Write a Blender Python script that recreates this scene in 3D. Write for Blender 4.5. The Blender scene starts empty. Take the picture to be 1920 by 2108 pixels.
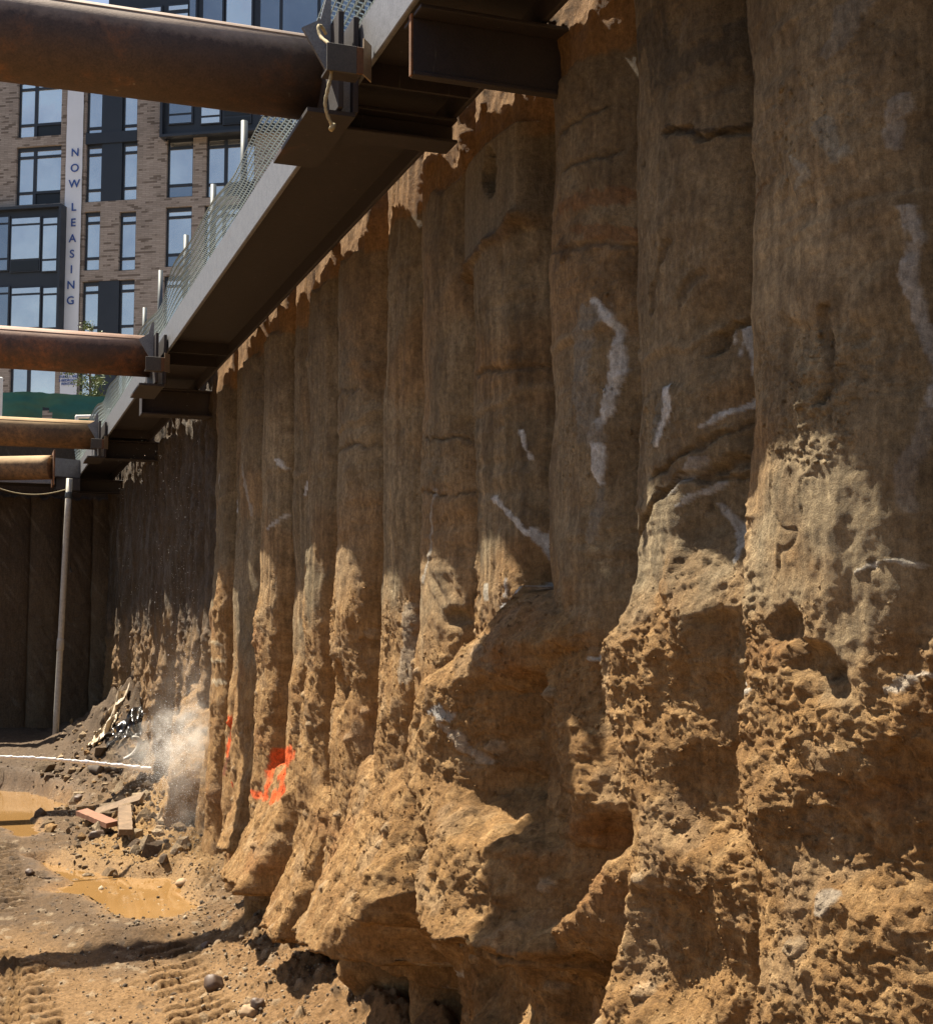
import bpy, math, random
import numpy as np
from mathutils import Vector, Matrix

# ------------------------------------------------------------------ camera, sky, sun, exposure
scene = bpy.context.scene
COL = scene.collection
FOC, PCX, PCY, VH, VX, CD = 2813., 960., 1054., 1297., -60., 2.6
PIT = math.atan((VH - PCY) / FOC)
YAW = math.atan((PCX - VX) * math.cos(PIT) / FOC)
cam_d = bpy.data.cameras.new('camera')
cam = bpy.data.objects.new('camera', cam_d)
COL.objects.link(cam)
cam.location = (-CD, 0, 0)
cam.rotation_euler = (math.pi / 2 + PIT, 0, -YAW)
cam_d.sensor_fit = 'HORIZONTAL'
cam_d.sensor_width = 36
cam_d.lens = 36 * FOC / 1920
cam_d.clip_end = 1000
scene.camera = cam

TO_SUN = Vector((-0.30, 0.435, 1.0)).normalized()
world = bpy.data.worlds.new('World')
scene.world = world
world.use_nodes = True
wn = world.node_tree.nodes
sky = wn.new('ShaderNodeTexSky')
sky.sky_type = 'NISHITA'
sky.sun_disc = False
sky.sun_elevation = math.asin(TO_SUN.z)
sky.sun_rotation = math.atan2(TO_SUN.x, TO_SUN.y)
sky.dust_density = 2.0
bg = wn['Background']
bg.inputs['Strength'].default_value = 0.052
world.node_tree.links.new(sky.outputs[0], bg.inputs['Color'])
sun_d = bpy.data.lights.new('sun', 'SUN')
sun_d.energy = 5.0
sun_d.angle = math.radians(0.5)
sun_d.color = (1.0, 0.90, 0.74)
sun = bpy.data.objects.new('sun', sun_d)
COL.objects.link(sun)
sun.rotation_euler = TO_SUN.to_track_quat('Z', 'Y').to_euler()
scene.view_settings.view_transform = 'Standard'
scene.view_settings.look = 'None'
scene.view_settings.exposure = 1.48
scene.view_settings.gamma = 1.0
scene.render.filter_size = 1.0
scene.cycles.max_bounces = 8
scene.cycles.diffuse_bounces = 2
scene.cycles.volume_bounces = 5

# ------------------------------------------------------------------ camera rays (turn places seen in the photo into points)
_F = np.array([math.cos(PIT) * math.sin(YAW), math.cos(PIT) * math.cos(YAW), math.sin(PIT)])
_R = np.array([math.cos(YAW), -math.sin(YAW), 0.])
_U = np.array([-math.sin(PIT) * math.sin(YAW), -math.sin(PIT) * math.cos(YAW), math.cos(PIT)])
_C = np.array([-CD, 0., 0.])
def ray(u, v): return _F + (u - PCX) / FOC * _R - (v - PCY) / FOC * _U
def onX(u, v, X): r = ray(u, v); return _C + r * (X + CD) / r[0]
def onY(u, v, Y): r = ray(u, v); return _C + r * Y / r[1]
def onZ(u, v, z): r = ray(u, v); return _C + r * z / r[2]
def GZ(y): return -np.interp(y, [5, 7, 9, 14, 19, 25.7, 29], [3.3, 3.2, 3.05, 2.72, 2.5, 2.05, 1.98])
def onG(u, v):
    z = -2.7
    for _ in range(12):
        P = onZ(u, v, z); z = 0.5 * z + 0.5 * float(GZ(P[1]))
    return onZ(u, v, z)

# ------------------------------------------------------------------ noise
_rs = np.random.RandomState(7)
_PERM = _rs.permutation(256)
_PERM = np.concatenate([_PERM, _PERM, _PERM])
_GA = _rs.rand(256) * 2 * np.pi
_GX, _GY = np.cos(_GA), np.sin(_GA)
_RV = _rs.rand(256)
def _h(ix, iy, s): return _PERM[(_PERM[(ix + s * 37) & 255] + iy) & 255]
def perlin(x, y, s=0):
    x, y = np.broadcast_arrays(np.asarray(x, float), np.asarray(y, float))
    xf, yf = np.floor(x), np.floor(y)
    ix, iy = xf.astype(np.int64), yf.astype(np.int64)
    fx, fy = x - xf, y - yf
    def g(a, b):
        k = _h(ix + a, iy + b, s); return _GX[k] * (fx - a) + _GY[k] * (fy - b)
    u = fx * fx * fx * (fx * (fx * 6 - 15) + 10); w = fy * fy * fy * (fy * (fy * 6 - 15) + 10)
    a, b, c, d = g(0, 0), g(1, 0), g(0, 1), g(1, 1)
    return ((a + (b - a) * u) * (1 - w) + (c + (d - c) * u) * w) * 1.5
def fbm(x, y, o=4, s=0, gain=.5):
    r = 0; a = 1; f = 1; t = 0
    for k in range(o):
        r = r + a * perlin(x * f + k * 17.3, y * f + k * 9.1, s + k); t += a; a *= gain; f *= 2.03
    return r / t * 1.3
def billow(x, y, o=3, s=0, gain=.55):
    r = 0; a = 1; f = 1; t = 0
    for k in range(o):
        r = r + a * np.abs(perlin(x * f + k * 7.7, y * f + k * 3.1, s + k)); t += a; a *= gain; f *= 2.1
    return r / t
def worley(x, y, s=0):
    """distance to nearest cell point and a random value of that cell"""
    xf, yf = np.floor(x), np.floor(y)
    ix, iy = xf.astype(np.int64), yf.astype(np.int64)
    best = np.full(np.shape(x), 9.); rv = np.zeros(np.shape(x))
    for a in (-1, 0, 1):
        for b in (-1, 0, 1):
            k = _h(ix + a, iy + b, s); k2 = _PERM[k + 91]
            d = np.hypot(xf + a + _RV[k] - x, yf + b + _RV[k2] - y)
            m = d < best
            best = np.where(m, d, best); rv = np.where(m, _RV[_PERM[k2 + 13]], rv)
    return best, rv
def sst(a, b, x):
    t = np.clip((x - a) / (b - a), 0, 1); return t * t * (3 - 2 * t)
def mixc(c, d, m): return c * (1 - m[..., None]) + np.asarray(d) * m[..., None]

# ------------------------------------------------------------------ mesh helpers
def np_mesh(name, V, Q, mat, parent=None, col=None, wet=None, smooth=True, tris=None):
    me = bpy.data.meshes.new(name)
    V = np.asarray(V, np.float32).reshape(-1, 3)
    Q = np.asarray(Q, np.int32).reshape(-1, 4) if Q is not None and len(Q) else np.zeros((0, 4), np.int32)
    T = np.asarray(tris, np.int32).reshape(-1, 3) if tris is not None and len(tris) else np.zeros((0, 3), np.int32)
    me.vertices.add(len(V)); me.vertices.foreach_set('co', V.ravel())
    me.loops.add(Q.size + T.size); me.loops.foreach_set('vertex_index', np.concatenate([Q.ravel(), T.ravel()]))
    me.polygons.add(len(Q) + len(T))
    st = np.concatenate([np.arange(len(Q)) * 4, Q.size + np.arange(len(T)) * 3]).astype(np.int32)
    me.polygons.foreach_set('loop_start', st)
    me.update(calc_edges=True); me.validate()
    me.polygons.foreach_set('use_smooth', np.full(len(me.polygons), smooth))
    if col is not None:
        a = me.color_attributes.new('Col', 'FLOAT_COLOR', 'POINT')
        c = np.ones((len(V), 4), np.float32); c[:, :3] = col.reshape(-1, 3)
        if wet is not None: c[:, 3] = wet.ravel()
        a.data.foreach_set('color', c.ravel())
    me.materials.append(mat)
    o = bpy.data.objects.new(name, me); COL.objects.link(o)
    if parent is not None: o.parent = parent
    return o
def grid_quads(ny, nz, off=0):
    i = (np.arange(ny - 1)[:, None] * nz + np.arange(nz - 1)[None]).ravel() + off
    return np.stack([i, i + nz, i + nz + 1, i + 1], 1)
class MB:
    def __init__(s): s.V = []; s.F = []
    def add(s, vs, fs):
        o = len(s.V); s.V += [tuple(v) for v in vs]; s.F += [tuple(i + o for i in f) for f in fs]; return s
    def box(s, x0, x1, y0, y1, z0, z1, bev=0.0):
        if bev:
            b = bev; vs = []; 
            for z in (z0, z1):
                zi = b if z == z0 else -b
                ring_o = [(x0 + b, y0), (x1 - b, y0), (x1, y0 + b), (x1, y1 - b), (x1 - b, y1), (x0 + b, y1), (x0, y1 - b), (x0, y0 + b)]
                ring_i = [(min(max(x, x0 + b), x1 - b), min(max(y, y0 + b), y1 - b)) for x, y in ring_o]
                if z == z0: rings = [(ring_i, z), (ring_o, z + b)]
                else: rings = [(ring_o, z - b), (ring_i, z)]
                for rg, zz in rings: vs += [(x, y, zz) for x, y in rg]
            fs = [tuple(range(7, -1, -1)), tuple(range(24, 32))]
            for r in range(3):
                for k in range(8): fs.append((r * 8 + k, r * 8 + (k + 1) % 8, r * 8 + 8 + (k + 1) % 8, r * 8 + 8 + k))
            return s.add(vs, fs)
        vs = [(x0, y0, z0), (x1, y0, z0), (x1, y1, z0), (x0, y1, z0), (x0, y0, z1), (x1, y0, z1), (x1, y1, z1), (x0, y1, z1)]
        return s.add(vs, [(0, 3, 2, 1), (4, 5, 6, 7), (0, 1, 5, 4), (1, 2, 6, 5), (2, 3, 7, 6), (3, 0, 4, 7)])
    def tube(s, pts, r, n=10, cap=True):
        pts = [Vector(p) for p in pts]; rr = r if hasattr(r, '__len__') else [r] * len(pts)
        prev = None; rings = []
        for i, p in enumerate(pts):
            t = (pts[min(i + 1, len(pts) - 1)] - pts[max(i - 1, 0)]).normalized()
            if prev is None: a = t.orthogonal().normalized()
            else: a = (prev - t * prev.dot(t)).normalized()
            prev = a; b = t.cross(a)
            rings.append([p + (a * math.cos(2 * math.pi * k / n) + b * math.sin(2 * math.pi * k / n)) * rr[i] for k in range(n)])
        vs = [v for r_ in rings for v in r_]; fs = []
        for i in range(len(pts) - 1):
            for k in range(n): fs.append((i * n + k, i * n + (k + 1) % n, (i + 1) * n + (k + 1) % n, (i + 1) * n + k))
        if cap: fs += [tuple(range(n - 1, -1, -1)), tuple(range((len(pts) - 1) * n, len(pts) * n))]
        return s.add(vs, fs)
    def prism(s, poly, axis, t0, t1):
        """extrude a 2D polygon along an axis; poly gives the other two coordinates in xyz order"""
        def put(p, t):
            l = list(p); l.insert(axis, t); return tuple(l)
        n = len(poly); vs = [put(p, t0) for p in poly] + [put(p, t1) for p in poly]
        fs = [tuple(range(n - 1, -1, -1)), tuple(range(n, 2 * n))] + [(k, (k + 1) % n, n + (k + 1) % n, n + k) for k in range(n)]
        return s.add(vs, fs)
    def build(s, name, mat, parent=None, smooth=False, kind=None):
        me = bpy.data.meshes.new(name); me.from_pydata(s.V, [], s.F); me.update()
        if smooth:
            me.polygons.foreach_set('use_smooth', [len(p.vertices) <= 4 for p in me.polygons])
        me.materials.append(mat)
        o = bpy.data.objects.new(name, me); COL.objects.link(o)
        if parent is not None: o.parent = parent; o.matrix_parent_inverse = Matrix.Identity(4)
        if kind: o['kind'] = kind
        return o
def thing(name, label, cat, loc=(0, 0, 0), group=None):
    o = bpy.data.objects.new(name, None); COL.objects.link(o); o.location = loc
    o.empty_display_size = .2
    return tag(o, label, cat, group)
def tag(o, label, cat, group=None):
    o['label'] = label; o['category'] = cat
    if group: o['group'] = group
    return o

# ------------------------------------------------------------------ materials
class N:
    def __init__(s, name):
        s.m = bpy.data.materials.new(name); s.m.use_nodes = True
        s.t = s.m.node_tree; s.b = s.t.nodes['Principled BSDF']; s.out = s.t.nodes['Material Output']
    def n(s, typ, **kw):
        x = s.t.nodes.new('ShaderNode' + typ)
        for k, v in kw.items():
            if k.startswith('_'): setattr(x, k[1:], v)
            else: x.inputs[k.replace('__', ' ')].default_value = v
        return x
    def l(s, a, b): s.t.links.new(a, b)
    def coord(s, which='Object'):
        return s.n('TexCoord').outputs[which]
    def noise(s, vec, scale, detail=4, rough=.6, dist=0):
        x = s.n('TexNoise', Scale=scale, Detail=detail, Roughness=rough, Distortion=dist); s.l(vec, x.inputs['Vector']); return x.outputs['Fac']
    def ramp(s, fac, stops):
        x = s.n('ValToRGB'); e = x.color_ramp.elements
        while len(e) < len(stops): e.new(.5)
        for k, (p, c) in enumerate(stops): e[k].position = p; e[k].color = (*c, 1)
        s.l(fac, x.inputs['Fac']); return x.outputs['Color']
    def mix(s, fac, a, b, mode='MIX'):
        x = s.n('Mix', _data_type='RGBA', _blend_type=mode)
        for sock, val in ((x.inputs[0], fac), (x.inputs[6], a), (x.inputs[7], b)):
            if isinstance(val, (int, float)): sock.default_value = val
            elif isinstance(val, tuple): sock.default_value = (*val, 1)
            else: s.l(val, sock)
        return x.outputs[2]
    def math(s, op, a, b=0.):
        x = s.n('Math', _operation=op)
        for k, val in enumerate((a, b)):
            if isinstance(val, (int, float)): x.inputs[k].default_value = val
            else: s.l(val, x.inputs[k])
        return x.outputs[0]
    def bump(s, h, strength=.5, dist=.01, normal=None):
        x = s.n('Bump', Strength=strength, Distance=dist); s.l(h, x.inputs['Height'])
        if normal is not None: s.l(normal, x.inputs['Normal'])
        s.l(x.outputs[0], s.b.inputs['Normal']); return x.outputs[0]
    def set(s, **kw):
        for k, v in kw.items():
            i = s.b.inputs[k.replace('__', ' ')]
            if hasattr(v, 'links') or hasattr(v, 'is_linked'): s.l(v, i)
            elif isinstance(v, tuple) and len(v) == 3: i.default_value = (*v, 1)
            else: i.default_value = v
        return s
def mat_soil(name, fine=1.0):
    n = N(name); c = n.coord()
    at = n.n('VertexColor', _layer_name='Col')
    n1 = n.noise(c, 38, 8, .74); n2 = n.noise(c, 210, 4, .75)
    k = n.ramp(n1, [(.28, (.55, .53, .51)), (.72, (1.45, 1.45, 1.43))])
    k2 = n.ramp(n2, [(.3, (.75, .75, .75)), (.75, (1.3, 1.28, 1.25))])
    mp = n.n('Mapping'); n.l(c, mp.inputs[0]); mp.inputs['Scale'].default_value = (34, 34, 5)
    n3 = n.noise(mp.outputs[0], 1.0, 6, .72)
    k3 = n.ramp(n3, [(.3, (.72, .72, .72)), (.7, (1.28, 1.27, 1.25))])
    col = n.mix(1.0, n.mix(1.0, n.mix(1.0, at.outputs['Color'], k, 'MULTIPLY'), k2, 'MULTIPLY'), k3, 'MULTIPLY')
    r = n.n('MapRange'); n.l(at.outputs['Alpha'], r.inputs[0]); r.inputs[1].default_value = 0; r.inputs[2].default_value = 1
    r.inputs[3].default_value = .28; r.inputs[4].default_value = .95
    n.set(Base__Color=col, Roughness=r.outputs[0]); n.b.inputs['Specular IOR Level'].default_value = .3
    h = n.math('ADD', n1, n.math('MULTIPLY', n2, .35))
    n.bump(h, 1.0 * fine, .034)
    return n.m
def mat_rust(name, dark, mid, orange, amt, rough=.7, metal=.0, sunlit_dust=None, dz=.13):
    n = N(name); c = n.coord()
    mp = n.n('Mapping'); n.l(c, mp.inputs[0]); mp.inputs['Scale'].default_value = (1, 1, 1)
    a = n.noise(mp.outputs[0], 2.2, 8, .7, .6); b = n.noise(mp.outputs[0], 14, 6, .75); f = n.noise(c, 90, 3, .7)
    base = n.mix(n.ramp(b, [(.3, (0, 0, 0)), (.7, (1, 1, 1))]), dark, mid)
    o = n.ramp(a, [(1 - amt - .08, (0, 0, 0)), (1 - amt + .1, (1, 1, 1))])
    o2 = n.mix(1.0, o, n.ramp(b, [(.35, (.1, .1, .1)), (.65, (1, 1, 1))]), 'MULTIPLY')
    col = n.mix(o2, base, orange)
    col = n.mix(1.0, col, n.ramp(f, [(.25, (.7, .7, .7)), (.75, (1.3, 1.3, 1.3))]), 'MULTIPLY')
    # drip marks and scuffs
    mp2 = n.n('Mapping'); n.l(c, mp2.inputs[0]); mp2.inputs['Scale'].default_value = (16, 16, 1.6)
    d = n.noise(mp2.outputs[0], 1.0, 3, .6)
    col = n.mix(n.ramp(d, [(.69, (0, 0, 0)), (.75, (.55, .55, .55))]), col, (.22, .19, .165))
    if sunlit_dust:   # pale sunlit band painted along the pipe crown, mixed with settled mud
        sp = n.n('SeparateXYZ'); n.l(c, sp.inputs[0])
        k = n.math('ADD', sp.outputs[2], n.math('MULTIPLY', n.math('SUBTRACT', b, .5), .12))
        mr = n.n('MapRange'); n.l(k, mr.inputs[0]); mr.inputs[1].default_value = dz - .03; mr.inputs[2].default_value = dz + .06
        dc = n.mix(n.ramp(a, [(.4, (0, 0, 0)), (.65, (1, 1, 1))]), sunlit_dust, tuple(x * .62 for x in sunlit_dust))
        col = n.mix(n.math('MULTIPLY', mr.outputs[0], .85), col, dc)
    n.set(Base__Color=col, Roughness=rough, Metallic=metal)
    n.bump(n.math('ADD', b, n.math('MULTIPLY', f, .4)), .35, .006)
    return n.m
def mat_plain(name, col, rough=.6, metal=0., var=.2, scale=20, bump=.0, spec=.5):
    n = N(name); c = n.coord()
    a = n.noise(c, scale, 5, .65)
    k = n.ramp(a, [(.25, (1 - var,) * 3), (.75, (1 + var,) * 3)])
    n.set(Base__Color=n.mix(1.0, tuple(col), k, 'MULTIPLY'), Roughness=rough, Metallic=metal)
    n.b.inputs['Specular IOR Level'].default_value = spec
    if bump: n.bump(a, bump, .01)
    return n.m
M = {}
M['soil'] = mat_soil('grouted_soil')
M['ground'] = mat_soil('pit_ground', .9)
M['pipe'] = mat_rust('rusty_pipe', (.055, .038, .031), (.09, .058, .043), (.23, .095, .033), .40, sunlit_dust=(.42, .31, .23), dz=.055)
M['pipe2'] = mat_rust('brown_rusty_pipe', (.055, .036, .029), (.10, .058, .040), (.26, .10, .036), .5, sunlit_dust=(.42, .26, .18), dz=.07)
M['pipe3'] = mat_rust('dusty_pipe', (.085, .055, .034), (.16, .095, .05), (.32, .17, .07), .5, .85, sunlit_dust=(.5, .33, .16), dz=.06)
M['wale'] = mat_rust('mill_steel', (.155, .158, .167), (.225, .228, .237), (.12, .085, .065), .3, .5, .35)
M['beam'] = mat_rust('dark_and_shaded_steel', (.019, .015, .0155), (.029, .021, .021), (.12, .045, .016), .30, .65)  # bracket steel; on the wales it puts the underside's shade into the colour
M['rustplate'] = mat_rust('rust_plate', (.085, .04, .018), (.14, .062, .024), (.30, .12, .035), .5, .8)
M['seat'] = mat_rust('seat_steel', (.050, .045, .040), (.07, .06, .05), (.16, .07, .025), .25, .6)
M['tanplate'] = mat_rust('tan_plate', (.24, .18, .12), (.32, .24, .15), (.34, .16, .06), .3, .8)
M['rope'] = mat_plain('rope_fibre', (.34, .28, .16), .9, var=.3, scale=120)
M['galv'] = mat_plain('galvanised', (.10, .115, .12), .55, .2, .12, 30)
M['galvw'] = mat_plain('galvanised_wire', (.38, .44, .41), .4, .4, .1, 30)
M['pvc'] = mat_plain('grey_pvc', (.42, .39, .33), .5, 0, .25, 18)
M['whitepipe'] = mat_plain('white_pvc', (.75, .74, .7), .4, 0, .08, 12)
M['frame'] = mat_plain('dark_frame', (.030, .035, .045), .45, 0, .12, 3)
M['panel'] = mat_plain('dark_panel', (.026, .032, .042), .5, 0, .1, 1.5)
M['infill'] = mat_plain('black_louvre', (.012, .016, .02), .5, 0, .1, 3)
M['banner'] = mat_plain('banner_vinyl', (.80, .83, .88), .6, 0, .05, .8)
M['letter'] = mat_plain('banner_blue', (.035, .095, .34), .6, 0, .05, 3)
M['tarp'] = mat_plain('green_tarp', (.018, .10, .075), .55, 0, .25, 3)
M['red'] = mat_plain('red_plastic', (.65, .025, .03), .4, 0, .08, 5)
M['board'] = mat_plain('muddy_board', (.15, .098, .055), .85, 0, .45, 9, .5)
M['redboard'] = mat_plain('reddish_board', (.20, .085, .045), .8, 0, .35, 9, .4)
M['plastic'] = mat_plain('black_plastic', (.02, .018, .017), .22, 0, .5, 6, .3)
M['sheet'] = mat_plain('muddy_sheeting', (.38, .30, .2), .55, 0, .4, 7, .4)
M['stone'] = mat_plain('dark_cobble', (.10, .065, .045), .6, 0, .35, 14, .2)
M['stone2'] = mat_plain('tan_cobble', (.30, .20, .11), .8, 0, .35, 14, .2)
M['log'] = mat_plain('dark_log', (.06, .045, .032), .9, 0, .5, 20, .7)
def mat_glass(name, tint, rough=.04):
    n = N(name); c = n.coord()
    a = n.noise(c, .35, 4, .6)
    n.set(Base__Color=n.mix(1.0, tint, n.ramp(a, [(.3, (.8, .82, .86)), (.7, (1.2, 1.18, 1.12))]), 'MULTIPLY'), Roughness=rough, Metallic=.85)
    return n.m
M['glass'] = mat_glass('sky_glass', (.80, .78, .74)); M['glass2'] = mat_glass('pale_glass', (.98, .93, .86)); M['glass3'] = mat_glass('deep_glass', (.34, .36, .38))
def mat_brick():
    n = N('brick'); c = n.coord()
    mp = n.n('Mapping'); n.l(c, mp.inputs[0])
    sx = n.n('SeparateXYZ'); n.l(c, sx.inputs[0]); cb = n.n('CombineXYZ'); n.l(sx.outputs[0], cb.inputs[0]); n.l(sx.outputs[2], cb.inputs[1])
    br = n.n('TexBrick'); n.l(cb.outputs[0], br.inputs['Vector'])
    br.inputs['Scale'].default_value = 1; br.inputs['Brick Width'].default_value = .36; br.inputs['Row Height'].default_value = .085
    br.inputs['Mortar Size'].default_value = .008; br.inputs['Bias'].default_value = -.1
    br.inputs['Color1'].default_value = (.43, .36, .305, 1); br.inputs['Color2'].default_value = (.31, .255, .21, 1); br.inputs['Mortar'].default_value = (.25, .21, .18, 1)
    b2 = n.n('TexBrick'); n.l(cb.outputs[0], b2.inputs['Vector'])
    b2.inputs['Scale'].default_value = 1; b2.inputs['Brick Width'].default_value = .36; b2.inputs['Row Height'].default_value = .085; b2.inputs['Mortar Size'].default_value = 0
    b2.inputs['Color1'].default_value = (0, 0, 0, 1); b2.inputs['Color2'].default_value = (1, 1, 1, 1); b2.inputs['Bias'].default_value = 0
    nz = n.noise(c, .9, 3, .6)
    dk = n.ramp(n.math('ADD', b2.outputs['Color'], n.math('MULTIPLY', nz, .5)), [(.98, (0, 0, 0)), (1.0, (1, 1, 1))])
    dk = n.ramp(n.math('MULTIPLY', n.math('ADD', b2.outputs['Color'], n.math('MULTIPLY', nz, .55)), .7), [(.80, (0, 0, 0)), (.82, (.8, .8, .8))])
    col = n.mix(dk, br.outputs['Color'], (.15, .115, .09))
    big = n.noise(c, .5, 5, .7)
    col = n.mix(1.0, col, n.ramp(big, [(.3, (.82, .82, .82)), (.7, (1.15, 1.15, 1.15))]), 'MULTIPLY')
    n.set(Base__Color=col, Roughness=.9)
    return n.m
M['brick'] = mat_brick()
def mat_water():
    n = N('muddy_water'); c = n.coord()
    a = n.noise(c, 1.2, 5, .6, .5); b = n.noise(c, 7, 3, .6)
    col = n.mix(n.ramp(a, [(.3, (0, 0, 0)), (.7, (1, 1, 1))]), (.205, .115, .040), (.25, .145, .055))
    n.set(Base__Color=col, Roughness=.05); n.b.inputs['IOR'].default_value = 1.33
    n.bump(b, .06, .01); return n.m
M['water'] = mat_water()
def mat_jet():
    n = N('white_water')
    n.set(Base__Color=(.9, .9, .9), Roughness=.3); n.b.inputs['Subsurface Weight'].default_value = 0.0
    return n.m
M['jet'] = mat_jet()

# ------------------------------------------------------------------ the long pile wall
W2 = 1.0458
sil = [1480, 1250, 1058, 925, 820, 740, 663, 614, 565, 525, 483, 457]
Yb = [onX(q * W2, 1150, .05)[1] + .11 for q in sil]
Yb = [Yb[0] - .93 * k for k in (4, 3, 2, 1)] + Yb
Yb[3] = onX(1862 * W2, 1100, .05)[1] + .1
y = Yb[-1]
y_wet = onX(412 * W2, 1150, .05)[1] + .1
Yb += [y + (y_wet - y) * .5, y_wet]
YF = 29.3
nw = 13
Yb += [y_wet + (YF - y_wet) * (k + 1) / nw for k in range(nw)]
Yb = np.array(Yb)
NP = len(Yb) - 1
rp = np.random.RandomState(11)
P_off = rp.uniform(-.075, .075, NP); P_sag = rp.uniform(.85, 1.15, NP); P_flut = (rp.rand(NP) > .55).astype(float)
P_tint = rp.uniform(.74, 1.2, NP); P_top = rp.uniform(-.14, .06, NP); P_rough = rp.uniform(-.35, .35, NP); P_warm = rp.uniform(-1, 1, NP)
iA = int(np.searchsorted(Yb, onX(1400, 900, .05)[1])) - 1      # pile between px 1308 and 1540
P_flut[iA] = 0; P_flut[iA - 1] = 0; P_flut[iA + 1] = 0; P_flut[iA + 2] = 1; P_flut[iA + 3] = 0; P_flut[iA + 4] = 1; P_flut[iA + 5] = 0; P_flut[iA + 6] = 1
P_off[iA + 4] = -.05; P_off[iA + 2] = .0; P_off[iA + 5] = .03; P_off[iA] = .01

def ridge(pts, wn, wf, k=1.7, top=None, clip=None, rough=1.):
    """crest seen at photo points (u, v), standing p metres out of the wall"""
    A = np.array([[*onX(u, v, -p)[1:], p] for u, v, p in pts])
    A = A[np.argsort(A[:, 1])]
    A = np.concatenate([[[A[0, 0], A[0, 1] - .12, -.3], [A[0, 0], A[0, 1] - .02, A[0, 2] - .05]], A])
    cl = None
    if clip:
        cl = np.array([onX(u, v, -p)[1:] for u, v, p in clip]); cl = cl[np.argsort(cl[:, 0])]
    return dict(z=A[:, 1], y=A[:, 0], p=A[:, 2], wn=wn, wf=wf, k=k, clip=cl)
RIDGES = [
    # the big grout fin spilling down in the middle
    ridge([(1068, 1222, -.02), (1040, 1255, .10), (985, 1310, .26), (915, 1368, .38), (862, 1410, .45), (842, 1500, .48), (838, 1600, .50), (862, 1660, .50), (885, 1720, .52), (855, 1830, .60), (862, 1910, .64)], .86, .24, 2.4),
    # second fin in front of it, lower left
    ridge([(838, 1560, -.1), (826, 1622, .28), (785, 1720, .42), (742, 1830, .56), (716, 1885, .62)], .32, .2, 2.2),
    # pile in the centre, low ledges
    ridge([(1128, 1250, .03), (1122, 1340, .08), (1150, 1500, .12), (1170, 1640, .14), (1180, 1720, .10)], .4, .2, 1.7),
    ridge([(1300, 1740, .16), (1240, 1795, .24), (1180, 1850, .30), (1130, 1900, .34), (1140, 1945, .30)], .65, .25, 1.4),
    # lower part of the wide pile
    ridge([(1312, 1180, .02), (1290, 1260, .10), (1250, 1330, .17), (1248, 1420, .16), (1268, 1520, .16), (1292, 1660, .17), (1302, 1760, .2), (1280, 1850, .24), (1250, 1950, .28), (1240, 2108, .33), (1240, 2300, .35)], .78, .2, 1.8),
    # the nearest pile
    ridge([(1565, 980, -.05), (1558, 1120, .02), (1549, 1220, .05), (1547, 1290, .07), (1552, 1400, .08), (1548, 1540, .1), (1530, 1650, .17), (1548, 1760, .13), (1562, 1850, .14), (1556, 1960, .18), (1530, 2108, .24), (1510, 2300, .28)], .85, .2, 1.9),
    # grout swelling out of the washed shafts behind the spray
    ridge([(385, 1410, .0), (362, 1460, .22), (345, 1520, .34), (335, 1600, .42), (330, 1700, .4)], .5, .35, 1.5),
    # a sill across the wide pile where the clean shaft ends
    ridge([(1335, 1040, -.04), (1338, 1150, .05), (1340, 1230, .08), (1350, 1300, .09), (1352, 1400, .04), (1352, 1480, .0)], .5, .3, 1.6),
]
RIDGES[-1]['y'][:] = RIDGES[-1]['y'] - .15
# lips where the bulging foot of a shaft was undercut: y0, y1, near and far edge width, top z, bottom z, p
BLOCKS = [
    (8.15, 9.7, .30, .35, -1.25, -2.10, .54), (10.1, 11.2, .30, .3, -1.5, -2.32, .40), (11.3, 12.6, .3, .25, -1.5, -2.2, .50), (12.9, 13.7, .2, .2, -1.2, -2.1, .3),
    (5.35, 6.45, .30, .25, -.9, -1.44, .42), (7.5, 7.95, .15, .2, -1.2, -1.66, .40),
]
PITS = [  # (u, v, X, ry, rz, depth)
    (1470, 690, .04, .10, .16, .035), (1046, 385, .05, .05, .09, .06), (545, 1950, .1, .6, .22, .30), (720, 2075, .1, .55, .30, .35), (880, 2060, .1, .55, .42, .34),
    (1600, 1300, -.1, .08, .08, .07), (1445, 1300, -.08, .12, .08, .08), (1660, 1420, -.1, .10, .06, .06), (1225, 1730, -.1, .12, .10, .12),
    (915, 1265, 0, .10, .07, .08), (1440, 1650, -.1, .25, .2, .08), (1790, 1720, -.1, .4, .2, .12), (1400, 1950, -.1, .25, .25, .12),
    (1130, 1650, 0, .12, .15, .1), (1640, 1370, -.1, .12, .06, .08), (1480, 1080, .05, .16, .22, .07), (845, 1180, .03, .06, .2, .04), (620, 1420, 0, .25, .2, .12), (705, 1420, 0, .2, .18, .1),
]
PITS = [(*onX(u, v, X)[1:], ry, rz, dp) for u, v, X, ry, rz, dp in PITS] + [(6.85, -1.25, .18, .38, .35), (6.95, -1.9, .40, .30, .32), (10.0, -2.3, .3, .25, .3), (11.3, -2.4, .25, .22, .3)]
WHT = (.62, .64, .65); GRY = (.27, .245, .20); ORG = (.80, .13, .03); PALE = (.42, .36, .27)
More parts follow.
